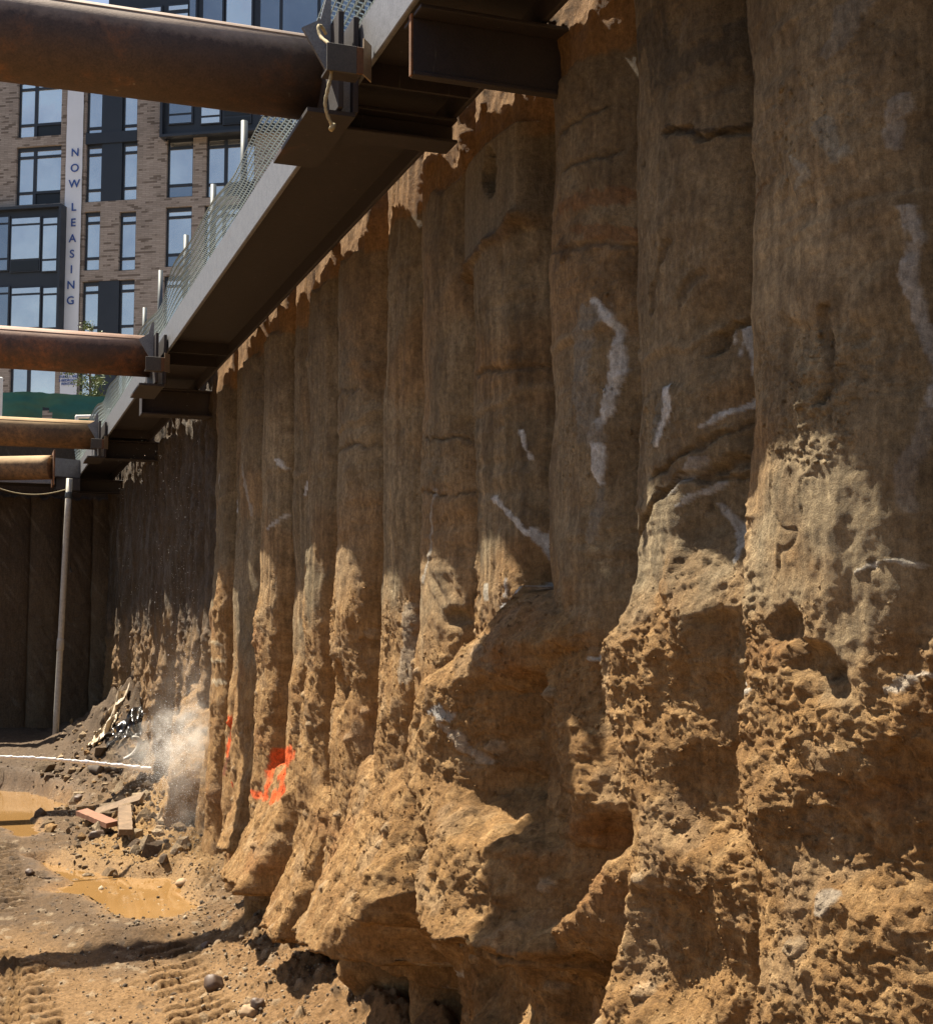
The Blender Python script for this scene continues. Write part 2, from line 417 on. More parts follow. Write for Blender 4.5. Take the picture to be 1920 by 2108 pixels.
STROKES = [  # photo points, half width in px, colour, strength
    ([(1233, 612), (1248, 680), (1253, 740), (1243, 830), (1232, 900), (1237, 960), (1240, 1000)], 7, WHT, 1, .06),
    ([(1225, 640), (1212, 700), (1208, 780), (1215, 850), (1228, 900)], 22, GRY, .85, .06),
    ([(1235, 1000), (1228, 1080), (1222, 1110)], 8, GRY, .8, .05),
    ([(1507, 668), (1512, 700), (1520, 745), (1528, 785)], 13, WHT, 1, .08),
    ([(1528, 785), (1512, 820), (1490, 850), (1472, 880)], 7, WHT, .8, .08),
    ([(1418, 800), (1421, 845), (1414, 880), (1403, 915)], 8, WHT, 1, .08), ([(1410, 830), (1402, 880), (1395, 915)], 9, (.2, .19, .16), .8, .08),
    ([(1468, 948), (1455, 975), (1432, 1008)], 12, (.36, .34, .31), .85, .08), ([(1485, 990), (1450, 1042)], 5, WHT, .6, .08),
    ([(1526, 930), (1526, 1100)], 6, WHT, .3, .08), ([(1480, 1040), (1500, 1090), (1524, 1150)], 6, WHT, .6, .08),
    ([(1855, 430), (1860, 520), (1866, 600), (1876, 680), (1886, 760), (1888, 830)], 7, WHT, .6, .08), ([(1880, 840), (1868, 950), (1880, 1050)], 8, WHT, .2, .08),
    ([(1785, 20), (1780, 70), (1755, 110)], 20, GRY, .8, .08), ([(1840, 200), (1845, 300)], 9, WHT, .35, .08), ([(1745, 265), (1770, 310), (1780, 330)], 14, (.34, .33, .28), .7, .08),
    ([(1690, 335), (1715, 350), (1722, 365), (1700, 400)], 7, (.38, .36, .3), .8, .08),
    ([(1565, 300), (1590, 270), (1620, 240)], 14, (.32, .25, .16), .6, .05), ([(1560, 330), (1600, 285)], 8, (.36, .29, .19), .6, .05),
    ([(1032, 1022), (1052, 1060), (1068, 1098)], 5, WHT, .8, .05), ([(1072, 1090), (1086, 1150), (1096, 1185), (1080, 1218), (1050, 1256)], 9, WHT, .9, .05),
    ([(1060, 888), (1063, 920), (1066, 945)], 4, WHT, .9, .05), ([(1052, 1190), (1050, 1230)], 3, WHT, .6, .05),
    ([(765, 940), (768, 1020), (770, 1090)], 3.5, WHT, .8, .05), ([(765, 1110), (768, 1180)], 4, (.4, .36, .3), .7, .03),
    ([(498, 918), (502, 945)], 4, WHT, .9, .05), ([(522, 955), (530, 1020), (532, 1060)], 4, (.4, .38, .34), .7, .05), ([(462, 980), (461, 1010)], 3, WHT, .8, .05),
    ([(481, 1028), (489, 1054)], 4, WHT, .9, .05), ([(628, 975), (621, 1020)], 4, WHT, .8, .05), ([(580, 945), (585, 962)], 4, WHT, .9, .05), ([(583, 1065), (572, 1090)], 4, WHT, .6, .05),
    ([(898, 1010), (890, 1080), (888, 1140), (872, 1200)], 5, (.4, .37, .32), .8, .03), ([(830, 1250), (826, 1400)], 11, (.33, .29, .23), .6, .05),
    ([(893, 1390), (890, 1420), (905, 1445)], 12, (.62, .6, .54), .85, -.3), ([(965, 1455), (975, 1462)], 14, (.42, .46, .48), .7, -.25), ([(1030, 1480), (1052, 1520), (1068, 1560)], 8, (.45, .4, .33), .6, -.1),
    ([(1005, 1205), (1008, 1230)], 8, (.55, .52, .45), .8, .02), ([(1170, 1355), (1190, 1365)], 9, (.55, .55, .52), .8, -.1), ([(1480, 1400), (1500, 1415), (1540, 1425)], 6, (.6, .58, .52), .7, -.1),
    ([(1740, 1170), (1775, 1155), (1820, 1170)], 6, (.6, .57, .5), .8, -.05), ([(1760, 1420), (1800, 1390), (1850, 1400), (1870, 1380)], 9, (.55, .52, .46), .6, -.08), ([(1700, 1840), (1690, 1880)], 10, (.45, .42, .36), .6, -.1),
    ([(842, 1640), (850, 1670), (872, 1720)], 6, (.42, .42, .38), .8, -.35), ([(822, 1622), (846, 1655)], 7, (.5, .47, .38), .7, -.35),
    ([(588, 1945), (640, 1990), (708, 2036)], 9, (.5, .47, .41), .85, -.5), ([(478, 1872), (500, 1905)], 7, (.2, .2, .19), .8, -.4),
    ([(477, 1478), (478, 1510), (472, 1550)], 8, ORG, 1, 0.), ([(563, 1545), (560, 1590), (562, 1640)], 9, ORG, .95, -.02), ([(590, 1550), (578, 1590), (588, 1625), (575, 1640)], 16, ORG, .95, -.02),
    ([(540, 1628), (560, 1636)], 9, ORG, .9, 0.), ([(488, 1605), (500, 1612)], 8, ORG, .8, 0.), ([(475, 1555), (470, 1590)], 5, (.2, .05, .03), .7, 0.),
    ([(425, 1322), (455, 1326)], 5, (.55, .47, .32), .8, 0.), ([(425, 1360), (455, 1362)], 5, (.55, .47, .32), .8, 0.), ([(428, 1402), (455, 1404)], 7, (.58, .5, .36), .8, 0.),
    ([(1165, 420), (1240, 400)], 22, (.24, .115, .045), .6, .03), ([(1190, 470), (1290, 480)], 14, (.24, .12, .05), .6, .03), ([(1165, 500), (1175, 530)], 12, (.11, .07, .035), .8, .03),
    ([(1330, 100), (1345, 60), (1390, 150), (1470, 100), (1500, 40), (1520, 180)], 34, (.075, .065, .05), .65, .05), ([(1420, 50), (1410, 90)], 8, (.25, .2, .14), .6, .05),
    ([(1440, 190), (1460, 150)], 14, (.2, .17, .12), .5, .05), ([(1390, 270), (1440, 280), (1500, 255), (1525, 240)], 5, (.07, .055, .04), .8, .05),
    ([(1600, 380), (1570, 420)], 6, (.17, .09, .04), .7, .05), ([(1510, 430), (1400, 460), (1380, 490)], 12, (.31, .245, .15), .5, .05),
]
def _prep(st):
    pts, w, c, s, X = st
    A = np.array([onX(u, v, X) for u, v in pts]); dep = np.mean(((A - _C) @ _F))
    # photo px to metres: up the wall one to one, along the wall stretched by the grazing view
    return A[:, 1:], w * dep / FOC, np.array(c), s
STROKES = [_prep(s) for s in STROKES]
GROOVES = [_prep(g) for g in [  # tool marks and torn edges: photo points, half width px, (depth m), _, X
    ([(1335, 1105), (1390, 1030), (1470, 965), (1525, 925)], 11, .035, 1, .06), ([(1380, 985), (1440, 930), (1500, 870)], 8, .022, 1, .06), ([(1400, 1010), (1470, 985), (1520, 960)], 7, .02, 1, .07),
    ([(1460, 725), (1463, 690), (1484, 662), (1516, 648)], 9, .04, 1, .06), ([(1390, 276), (1440, 284), (1500, 258), (1530, 238)], 9, .035, 1, .05),
    ([(1225, 225), (1180, 262), (1130, 300)], 7, .02, 1, .05), ([(1165, 345), (1215, 325), (1250, 300)], 6, .02, 1, .05), ([(1120, 520), (1200, 505), (1290, 495)], 8, .015, 1, .05),
    ([(1740, 640), (1760, 720), (1745, 840)], 8, .02, 1, .06),
    ([(1400, 500), (1380, 560), (1370, 640)], 9, .018, 1, .05), ([(1450, 560), (1420, 620)], 10, .02, 1, .05), ([(880, 905), (930, 900), (960, 905)], 5, .02, 1, .03), ([(860, 1010), (900, 1018), (955, 1015)], 4, .02, 1, .03),
    ([(990, 770), (1050, 760), (1095, 740)], 7, .02, 1, .04), ([(700, 930), (735, 915), (770, 920)], 6, .02, 1, .03), ([(690, 820), (740, 800)], 5, .015, 1, .03),
]]
ROUGH = [(*onX(u, v, X)[1:], ry, rz, a) for u, v, X, ry, rz, a in [  # rough unscraped patches on the clean shafts
    (1680, 810, .05, .42, .26, .8), (1600, 770, .0, .25, .16, .7), (1190, 900, .0, .3, .3, .5), (1240, 560, .05, .2, .12, .5), (1000, 900, .05, .25, .16, .5), (1720, 230, .05, .3, .3, .45), (900, 940, 0, .4, .2, .5), (700, 1000, 0, .3, .3, .4), (1400, 850, .05, .3, .12, .4)]]
def seg_dist(y, z, A, ysq):
    best = np.full(y.shape, 9.); 
    for a, b in zip(A[:-1], A[1:]):
        ax, ay = a[0] * ysq, a[1]; bx, by = b[0] * ysq, b[1]
        dx, dy = bx - ax, by - ay; L = dx * dx + dy * dy + 1e-9
        t = np.clip(((y * ysq - ax) * dx + (z - ay) * dy) / L, 0, 1)
        best = np.minimum(best, np.hypot(y * ysq - ax - t * dx, z - ay - t * dy))
    return best
def wall(y, z):
    """stand-off of the grouted wall, its colour and its dryness at (y, z)"""
    idx = np.clip(np.searchsorted(Yb, y) - 1, 0, NP - 1)
    w = Yb[idx + 1] - Yb[idx]
    uu = np.clip(2 * (y - Yb[idx]) / w - 1, -1, 1)
    far = sst(13, 22, y)
    zt = .22 + P_rough[idx] * .7 + .55 * perlin(y * 1.3, y * .3 + 5, 3) + .25 * fbm(y * 3, z * 2, 2, 5) - .25 * sst(8, 16, y)
    L = sst(zt + .16, zt - .16, z)
    for py, pz, ry, rz, a_ in ROUGH:
        q = ((y - py) / ry) ** 2 + ((z - pz) / rz) ** 2 + .9 * fbm(y * 5, z * 5, 3, 11); L = np.maximum(L, a_ * sst(1.25, .55, q))
    sag = .30 * P_sag[idx] * np.minimum(w / .95, 1.15)
    prof = sag * (np.sqrt(np.clip(1 - np.abs(uu) ** 2.15, 0, 1)) - 1) * (1 + .2 * L) - .10 * L * sst(.72, 1.0, np.abs(uu))
    h = prof + P_off[idx]
    h += .03 * fbm(y * .9, z * .5, 2, 1) + .022 * fbm(y * 2.6 + idx * 3.1, z * 1.5, 3, 21)
    # lower bulge of every shaft
    low = sst(-.1, -3.0, z)
    h += sst(zt + .5, zt - .5, z) * (.05 + .16 * low * (1 - uu * uu)) * (.6 + .5 * perlin(y * .8, z * .7, 31))
    # clean drilled shaft
    up = (1 - L)
    fl = P_flut[idx]
    h += up * (fl * .016 * fbm(y * 26 + idx, z * .7, 3, 41) + (1 - fl) * .016 * fbm(y * 4, z * 3.2, 4, 43, .5) + .007 * fbm(y * 17, z * 8, 4, 45, .6))
    a = y * .75 + z * .66; b = -y * .66 + z * .75
    scr = np.clip(fbm(y * .7 + idx * 5, z * .6, 2, 47) * 2, 0, 1)
    h += up * (1 - fl) * scr * .024 * fbm(a * 2.2, b * 15, 3, 48)
    h += up * .014 * fbm(y * 1.5, z * 13, 3, 51) * np.clip(fbm(y * .8 + idx, z * .9, 2, 52) * 3, 0, 1)
    cr = np.abs(fbm(y * 2.2 + idx, z * 2.0, 3, 55)); h -= up * .008 * sst(.03, .0, cr) * sst(.1, .35, fbm(y * 1.1, z * 1.1, 2, 56))
    pk, pr = worley(y * 15, z * 11, 57); h -= up * .010 * sst(.3, .05, pk) * (pr > .985)
    # torn, crumbly lower part
    sm = sst(.05, -.3, fbm(y * 1.3 + 40, z * 1.4, 2, 62))           # smoother scraped areas
    am = L * (1 - .65 * sm) * (1 - .35 * sst(7.2, 8.5, y))
    h += L * .035 * fbm(y * 1.9, z * 1.5, 2, 63)
    h += am * (.045 * (billow(y * 4.6, z * 4.8, 4, 65, .6) - .22))
    h += am * .016 * fbm(y * 11, z * 10, 4, 67, .6)
    h += L * .012 * fbm(y * 15, z * 3.2, 3, 68)
    h += L * (.45 + .55 * (1 - sm)) * .014 * fbm(y * 32, z * 30, 4, 69, .7)
    lg = np.clip(fbm(y * 1.1 + 3, z * 3.1, 2, 70) * 2, 0, 1); h += am * lg * .020 * np.abs(perlin(y * 2.4 + .4 * z, z * 9 + .6 * perlin(y * 4, z * 4, 72), 74))
    wk, wr = worley(y * 6.2 + .5 * perlin(y * 13, z * 13, 70), z * 7 + .5 * perlin(y * 14, z * 12, 71), 71); h -= am * .035 * sst(.36, .06, wk) * (wr > .985)
    wk2, wr2 = worley(y * 17, z * 17, 73); h += am * .006 * np.sqrt(np.clip(1 - (wk2 / .34) ** 2, 0, 1)) * (wr2 > .75)
    pb, pbr = worley(y * 5.5 + 3, z * 6.5, 75); peb = L * (pbr > .93) * (pb < .2)
    # fins and blocks of spilled grout
    yn = y + .05 * fbm(y * 3, z * 3, 3, 81) ; zn = z + .05 * fbm(y * 4 + 9, z * 4, 3, 82)
    for R in RIDGES:
        yr = np.interp(zn, R['z'], R['y']); p = np.interp(zn, R['z'], R['p'], left=-1, right=-1)
        dy = yn - yr
        x = np.where(dy < 0, -dy / R['wn'], dy / R['wf'])
        hr = (p + .2) * (1 - np.clip(x, 0, 1.2) ** R['k']) - .2
        if R['clip'] is not None:
            zb = np.interp(yn, R['clip'][:, 0], R['clip'][:, 1]); hr = np.where(zn < zb, hr - .8 * sst(zb + .03, zb - .10, zn), hr)
        hr = hr + .035 * (billow(y * 4.5, z * 4, 4, 83, .6) - .22) + .016 * fbm(y * 12, z * 11, 4, 84, .62) + .008 * fbm(y * 38, z * 36, 2, 85) + .010 * fbm(y * 14, z * 3.4, 2, 86) 
        k = .03; m = np.clip(.5 + .5 * (hr - h) / k, 0, 1)
        h = np.where(p > -.9, h * (1 - m) + hr * m + k * m * (1 - m) * .5, h)
    for y0_, y1_, wn_, wf_, zt_, zb_, p_ in BLOCKS:
        zl = zb_ + .05 * fbm(y * 2.5, y * 0 + zb_, 3, 87) + .05 * (yn - y0_) * (p_ > .45)
        E_ = sst(y0_ - .05, y0_ + wn_, yn) * sst(y1_ + .05, y1_ - wf_, yn)
        P_ = p_ * np.clip((zt_ + .45 - zn) / (zt_ + .45 - zb_), 0, 1) ** 1.7
        hr = (P_ + .12) * E_ - .12 + .06 * (billow(y * 4.5 + 3, z * 4, 4, 88, .6) - .22) + .022 * fbm(y * 12, z * 11, 4, 84, .65)
        h = h - .28 * sst(y0_ - .1, y0_ + .2, yn) * sst(y1_ + .1, y1_ - .2, yn) * sst(zl - .02, zl - .22, z)
        hr = hr - 1.0 * sst(zl + .02, zl - .07, z) - .8 * sst(zt_ + .2, zt_ + .9, zn)
        k = .05; m = np.clip(.5 + .5 * (hr - h) / k, 0, 1); h = h * (1 - m) + hr * m + k * m * (1 - m) * .5
    for py, pz, ry, rz, dp in PITS:
        q = ((yn - py) / ry) ** 2 + ((zn - pz) / rz) ** 2
        h = h - dp * np.exp(-q * q * 1.2)
    h += .03 * peb * np.sqrt(np.clip(1 - (pb / .2) ** 2, 0, 1))
    h += L * (.4 + .6 * (1 - sm)) * (.010 * fbm(y * 17, z * 16, 4, 95, .68) + .009 * fbm(y * 52, z * 48, 2, 96))
    # notch for the wale: shaft tops hacked off, earth left standing behind
    zt2 = 2.80 + P_top[idx] + .07 * fbm(y * 5, idx * 3.7, 3, 91) + .10 * uu * (P_rough[idx]) - .10 * sst(15, 6, y)
    cut = sst(zt2 - .015, zt2 + .015, z + .012 * fbm(y * 22, z * 22, 2, 92))
    rec = -.06 + .045 * fbm(y * 2.2, z * 1.2, 2, 93) + .012 * fbm(y * 9, z * 9, 3, 94)
    h = np.where(y > 5.3, h * (1 - cut) + np.minimum(rec, h) * cut, h)
    gm = np.zeros(y.shape)
    for A, wd, dp, s_ in GROOVES:
        box = (np.abs(y - A[:, 0].mean()) < 1.2) & (z > A[:, 1].min() - .2) & (z < A[:, 1].max() + .2)
        if not box.any(): continue
        yy, zz = y[box], z[box]; d = seg_dist(yy + .05 * fbm(yy * 6, zz * 6, 3, 126), zz + .03 * fbm(yy * 8, zz * 8, 3, 127), A, .42)
        k = sst(wd * 1.1, wd * .2, d + wd * .4 * fbm(yy * 20, zz * 20, 3, 128)); h[box] -= float(dp) * k; gm[box] = np.maximum(gm[box], k)
    # ---- colour
    c = np.empty(y.shape + (3,))
    n1 = np.clip(.5 + .9 * fbm(y * 1.6 + idx * 3, z * 1.1, 4, 101), 0, 1); n2 = np.clip(.5 + 1.1 * fbm(y * 5, z * 4, 4, 103), 0, 1)
    n3 = np.clip(.5 + 1.2 * fbm(y * .7 + 7 + idx, z * .9, 3, 105), 0, 1)
    c[:] = (.252, .197, .120)
    c = mixc(c, (.362, .290, .185), n1 ** 1.4); c = mixc(c, (.34, .19, .072), sst(.6, .95, n3) * .45); c = mixc(c, (.15, .10, .052), sst(.55, .9, n2) * .45)
    c *= (1 + .35 * fl * fbm(y * 30 + idx, z * .5, 2, 107))[..., None]
    gr = fbm(y * 24, z * 9, 4, 97, .7); c *= (1 + .40 * np.clip(gr, -.7, .8))[..., None]
    sm_ = fbm(a * 1.4 + idx, b * 9, 4, 98); c = mixc(c, (.42, .33, .21), .55 * sst(.25, .6, sm_) * (1 - fl) * scr)
    c = mixc(c, (.10, .07, .04), .7 * sst(.3, .08, pk) * (pr > .985))
    c *= P_tint[idx][..., None]
    st = np.clip(fbm(y * 1.2 + 3, z * 11, 3, 108) * 2, 0, 1) * (1 - fl); c = mixc(c, (.26, .195, .115), .35 * st)
    dr = fbm(y * 9 + idx, z * .45, 4, 106); c *= (1 + .5 * np.clip(dr, -.6, .8) * sst(-.1, .4, fbm(y * .8, z * .5 + 4, 2, 104)))[..., None]
    bd = np.abs(z - 1.2 - .5 * perlin(idx * 3.3, idx * 1.7, 102) - .06 * fbm(y * 4, z, 2, 99) - .1 * uu * uu); c = mixc(c, (.36, .28, .17), .5 * sst(.05, .0, bd) * (P_rough[idx] > -.1)); h = h + .012 * sst(.04, 0., bd) * (P_rough[idx] > -.1)
    c = mixc(c, (.12, .085, .05), .55 * gm)
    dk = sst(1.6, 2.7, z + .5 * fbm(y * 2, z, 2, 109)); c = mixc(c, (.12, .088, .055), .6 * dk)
    lo = np.empty_like(c); lo[:] = (.345, .203, .082)
    m1 = np.clip(.5 + 1.0 * fbm(y * 2.5, z * 2.5, 4, 111), 0, 1); m2 = np.clip(.5 + 1.3 * fbm(y * 9, z * 9, 4, 113), 0, 1)
    lo = mixc(lo, (.235, .132, .052), m1 * .8); lo = mixc(lo, (.45, .29, .135), sst(.5, .95, m2) * .6); lo = mixc(lo, (.21, .145, .085), far * .55)
    lo = mixc(lo, (.44, .33, .21), peb * .6)
    red = sst(.25, .6, fbm(y * .9, z * 1.6, 3, 115)); lo = mixc(lo, (.30, .145, .055), red * .5)
    Lc = sst(zt + .3, zt - .3, z + .2 * fbm(y * 6, z * 6, 3, 117))
    c = c * (1 - Lc[..., None]) + lo * Lc[..., None]
    ch = sst(.22, .4, fbm(y * 3.3 + 11, z * 3.1, 4, 119)) * L; c = mixc(c, (.40, .33, .23), ch * .2)
    # greyish smooth slab at the top of one shaft
    for A, wd, cc, s in STROKES:
        lo_y, hi_y, lo_z, hi_z = A[:, 0].min() - 1.2, A[:, 0].max() + 1.2, A[:, 1].min() - .6, A[:, 1].max() + .6
        box = (y > lo_y) & (y < hi_y) & (z > lo_z) & (z < hi_z)
        if not box.any(): continue
        yy, zz = y[box], z[box]
        d = seg_dist(yy + .03 * fbm(yy * 4, zz * 4, 3, 121), zz + .02 * fbm(yy * 7, zz * 7, 3, 122), A, .42)
        k = sst(wd * .85, wd * .6, d + wd * .7 * fbm(yy * 18, zz * 7, 4, 123)) * s
        c[box] = mixc(c[box], cc * (1 + .3 * fbm(yy * 30, zz * 22, 3, 124))[..., None], k); h[box] += .006 * k * (wd < .03)
    cz_ = cut * (y > 5.3); c = mixc(c, (.26, .145, .06), .85 * cz_)
    dry = np.ones(y.shape)
    # washed, wet shafts at the far end
    wt = sst(y_wet - .12, y_wet + .05, y) * sst(-.1, .8, z + 1.0 + .6 * fbm(y * 2, z * 1, 3, 131))
    wz = sst(y_wet - .12, y_wet + .05, y)
    c = mixc(c, (.062, .044, .028), .9 * wz * sst(-1.6, .6, z)); c = mixc(c, (.26, .16, .072), .8 * wz * sst(.4, -.4, z + .6 * fbm(y * 5, z * 3, 3, 140)))
    gl = np.clip(fbm(y * 9, z * 1.6, 4, 133) * 2.2, 0, 1); c = mixc(c, (.26, .25, .235), wt * gl * .2)  # grey wet sheen painted in as streaks
    dry = 1 - .45 * wz * np.clip(.5 + fbm(y * 7, z * 2.2, 3, 135) * 1.5, 0, 1)
    h += wz * (.07 * fbm(y * 3.6, z * .35, 2, 136) + .035 * fbm(y * 9, z * .8, 3, 137) - .05 + L * .05 * fbm(y * 5, z * 5, 4, 139, .65) + .02 * fbm((y + z * .5) * 9, z * 2, 3, 138))
    return h, c, dry, L
# smooth grey slab seen at the head of one shaft (photo 935-1060, 190-450)
SLAB_Y = (onX(985, 400, .06)[1], onX(1106, 400, .06)[1]); SLAB_Z = onX(1040, 468, .05)[2]

pw = thing('pile_wall', 'long brown wall of side by side drilled concrete piles, smooth above and crumbly below', 'pile wall', (0, 16, -2.5))
pw_inv = Matrix.Translation((0, -16, 2.5))
ZB, ZTOP = -3.9, 4.0
clodV, clodQ = [], []
ico_me = None
def clods(y, z, x, c, size, rng):
    """crumbs stuck on the torn face: low rough lumps"""
    n = len(y)
    base = np.array([[0, 0, 1], [.894, 0, .447], [.276, .851, .447], [-.724, .526, .447], [-.724, -.526, .447], [.276, -.851, .447], [.724, .526, -.447], [-.276, .851, -.447], [-.894, 0, -.447], [-.276, -.851, -.447], [.724, -.526, -.447], [0, 0, -1]])
    tri = np.array([[0, 1, 2], [0, 2, 3], [0, 3, 4], [0, 4, 5], [0, 5, 1], [1, 6, 2], [2, 7, 3], [3, 8, 4], [4, 9, 5], [5, 10, 1], [1, 10, 6], [2, 6, 7], [3, 7, 8], [4, 8, 9], [5, 9, 10], [11, 7, 6], [11, 8, 7], [11, 9, 8], [11, 10, 9], [11, 6, 10]])
    V = base[None] * (1 + rng.uniform(-.5, .45, (n, 12, 1))) * size[:, None, None] * rng.uniform(.7, 1.3, (n, 1, 3))
    V = V + np.stack([x, y, z], 1)[:, None]
    T = tri[None] + (np.arange(n) * 12)[:, None, None]
    C = np.repeat(c[:, None], 12, 1) * rng.uniform(.8, 1.25, (n, 1, 1))
    return V.reshape(-1, 3), T.reshape(-1, 3), C.reshape(-1, 3)
for i in range(NP):
    y0, y1 = Yb[i], Yb[i + 1]
    if y1 < 2.4: continue
    dep = max(3.6, .5 * (y0 + y1))
    cy = min(.030, dep * .0021); cz = min(.030, dep * .0017)
    ny = max(14, int((y1 - y0 + .03) / cy)); nz = int((ZTOP - ZB) / cz)
    yy = np.linspace(y0 - .015, y1 + .015, ny); zz = np.linspace(ZB, ZTOP, nz)
    Y, Z = np.meshgrid(yy, zz, indexing='ij')
    Yq = Y + .045 * fbm(Y * .35, Z * 1.1, 2, 141)            # wandering joints
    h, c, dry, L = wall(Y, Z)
    if SLAB_Y[1] - .2 < .5 * (y0 + y1) < SLAB_Y[0] + .1:
        m = sst(SLAB_Z - .02, SLAB_Z + .02, Z + .06 * fbm(Y * 4, Z * 3, 3, 151) + .12 * (Y - y0)) * sst(y0 + .05, y0 + .12, Y) * (Z < 2.68)
        hs = P_off[i] + .0 - .03 * np.abs(2 * (Y - y0) / (y1 - y0) - 1) ** 3 * 2 + .006 * fbm(Y * 6, Z * 2, 3, 152)
        h = h * (1 - m) + hs * m; c = mixc(c, np.array((.215, .175, .118)) * (1 + .3 * fbm(Y * 9, Z * .8, 3, 154))[..., None], m * .9); lp = sst(.06, .01, np.abs(Z + .06 * fbm(Y * 4, Z * 3, 3, 151) + .12 * (Y - y0) - SLAB_Z)) * sst(y0 + .05, y0 + .12, Y); h = h + .035 * lp * (1 + fbm(Y * 12, Z * 12, 3, 155)); c = mixc(c, (.15, .10, .06), lp * .7); q_ = ((Y - .5 * (y0 + y1) + .05) / .09) ** 2 + ((Z - SLAB_Z - .33) / .14) ** 2; hl = sst(1.2, .6, q_ + .7 * fbm(Y * 9, Z * 9, 3, 156)); h = h - .07 * hl; c = mixc(c, (.12, .095, .06), hl * .6)
    X = -h
    Yf = Yq + L * .009 * fbm(Y * 11, Z * 11, 2, 143); Zf = Z + L * .011 * fbm(Y * 10 + 5, Z * 10, 2, 145) - .03 * np.clip(h, 0, 1)
    # break up the undersides and steep flanks
    st_ = np.clip(np.abs(np.gradient(h, axis=1)) / cz - .8, 0, 1.5) * L
    Zf = Zf + st_ * (.022 * fbm(X * 9, Y * 8, 3, 148) + .010 * fbm(X * 30, Y * 26, 2, 149)); Yf = Yf + st_ * .012 * fbm(X * 12, Z * 9 + Y * 9, 3, 150)
    c = c * (1 + .45 * np.clip(st_, 0, 1) * fbm(X * 14, Y * 12, 3, 153))[..., None]
    V = np.stack([X, Yf, Zf], -1)
    rng = np.random.RandomState(100 + i)
    tri = None; Vc = V.reshape(-1, 3); Cc = c.reshape(-1, 3); Dc = dry.ravel()
    w = (L * (Z > -3.4)).ravel() * (.3 + np.clip(fbm(Y * 2.2, Z * 2.2, 2, 147) * 2 + .4, 0, 1)).ravel()
    ncl = int(min(5200, 1400 * (y1 - y0) * 4.2 * (1 if dep < 6.5 else .45))) if dep < 13 else 250
    if w.sum() > 0:
        pick = rng.choice(len(w), ncl, p=w / w.sum())
        size = np.clip(rng.lognormal(-5.55, .45, ncl), .003, .014)
        cv, ct, cc = clods(Vc[pick, 1], Vc[pick, 2], Vc[pick, 0] + size * .3, Cc[pick], size, rng)
        tri = ct + len(Vc); Vc = np.concatenate([Vc, cv]); Cc = np.concatenate([Cc, cc]); Dc = np.concatenate([Dc, np.ones(len(cv))])
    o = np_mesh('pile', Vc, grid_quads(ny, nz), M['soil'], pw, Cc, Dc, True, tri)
    o.matrix_parent_inverse = pw_inv
    if y0 >= y_wet - .2: o['label'] = 'dark pile washed wet and shiny'

# ------------------------------------------------------------------ far wall of the pit, in shade
fw = thing('pile_wall', 'dark shaded wall of drilled piles closing the far end of the pit', 'pile wall', (-8, YF, -2.2))
fw_inv = Matrix.Translation((8, -YF, 2.2))
xb = [.35 - .62 * k for k in range(14)] + [-8.2 - 1.1 * k for k in range(21)]
for k in range(len(xb) - 1):
    x1, x0 = xb[k], xb[k + 1]
    fine = x1 > -4
    nx = 30 if fine else 10; nz = 330 if fine else 60
    X, Z = np.meshgrid(np.linspace(x0, x1, nx), np.linspace(-2.6, 4.0, nz), indexing='ij')
    uu = 2 * (X - x0) / (x1 - x0) - 1
    h = (.14 if k % 2 == 0 else .07) * (np.sqrt(np.clip(1 - np.abs(uu) ** 2.3, 0, 1)) - 1) - (0 if k % 2 == 0 else .06)
    h += .03 * fbm(X * 2 + k, Z * .8, 3, 161) + .012 * fbm(X * 4, Z * 16, 3, 163) + .02 * fbm((X + .6 * Z) * 7, (Z - .6 * X) * 1.5, 3, 165)
    cut = sst(2.72, 2.76, Z + .1 * fbm(X * 6, X * 0 + k, 3, 166)); h = h * (1 - cut) + np.minimum(h, -.2) * cut
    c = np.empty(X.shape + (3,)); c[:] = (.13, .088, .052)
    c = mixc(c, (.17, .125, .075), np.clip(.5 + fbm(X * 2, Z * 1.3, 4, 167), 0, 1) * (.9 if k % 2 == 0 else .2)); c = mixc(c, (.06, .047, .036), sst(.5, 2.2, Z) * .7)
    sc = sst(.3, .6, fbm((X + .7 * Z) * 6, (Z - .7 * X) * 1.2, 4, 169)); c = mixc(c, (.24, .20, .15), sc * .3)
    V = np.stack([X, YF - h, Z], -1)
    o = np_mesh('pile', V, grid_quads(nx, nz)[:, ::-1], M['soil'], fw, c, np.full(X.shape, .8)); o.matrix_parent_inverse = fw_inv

# ------------------------------------------------------------------ ground of the pit, puddles
def ppoly(pts): return np.array([onG(u, v)[:2] for u, v in pts])
def in_poly(x, y, P):
    r = np.zeros(x.shape, bool); n = len(P)
    for k in range(n):
        (ax, ay), (bx, by) = P[k], P[(k + 1) % n]
        cnd = ((ay > y) != (by > y)) & (x < (bx - ax) * (y - ay) / (by - ay + 1e-12) + ax); r ^= cnd
    return r
def poly_sd(x, y, P):
    best = np.full(x.shape, 99.); n = len(P)
    for k in range(n):
        a, b = P[k], P[(k + 1) % n]; dx, dy = b - a; t = np.clip(((x - a[0]) * dx + (y - a[1]) * dy) / (dx * dx + dy * dy + 1e-12), 0, 1)
        best = np.minimum(best, np.hypot(x - a[0] - t * dx, y - a[1] - t * dy))
    return np.where(in_poly(x, y, P), -best, best)
PUD1 = ppoly([(-120, 1575), (0, 1580), (60, 1590), (110, 1608), (150, 1635), (158, 1650), (120, 1660), (72, 1680), (78, 1715), (40, 1722), (20, 1700), (-120, 1690)])
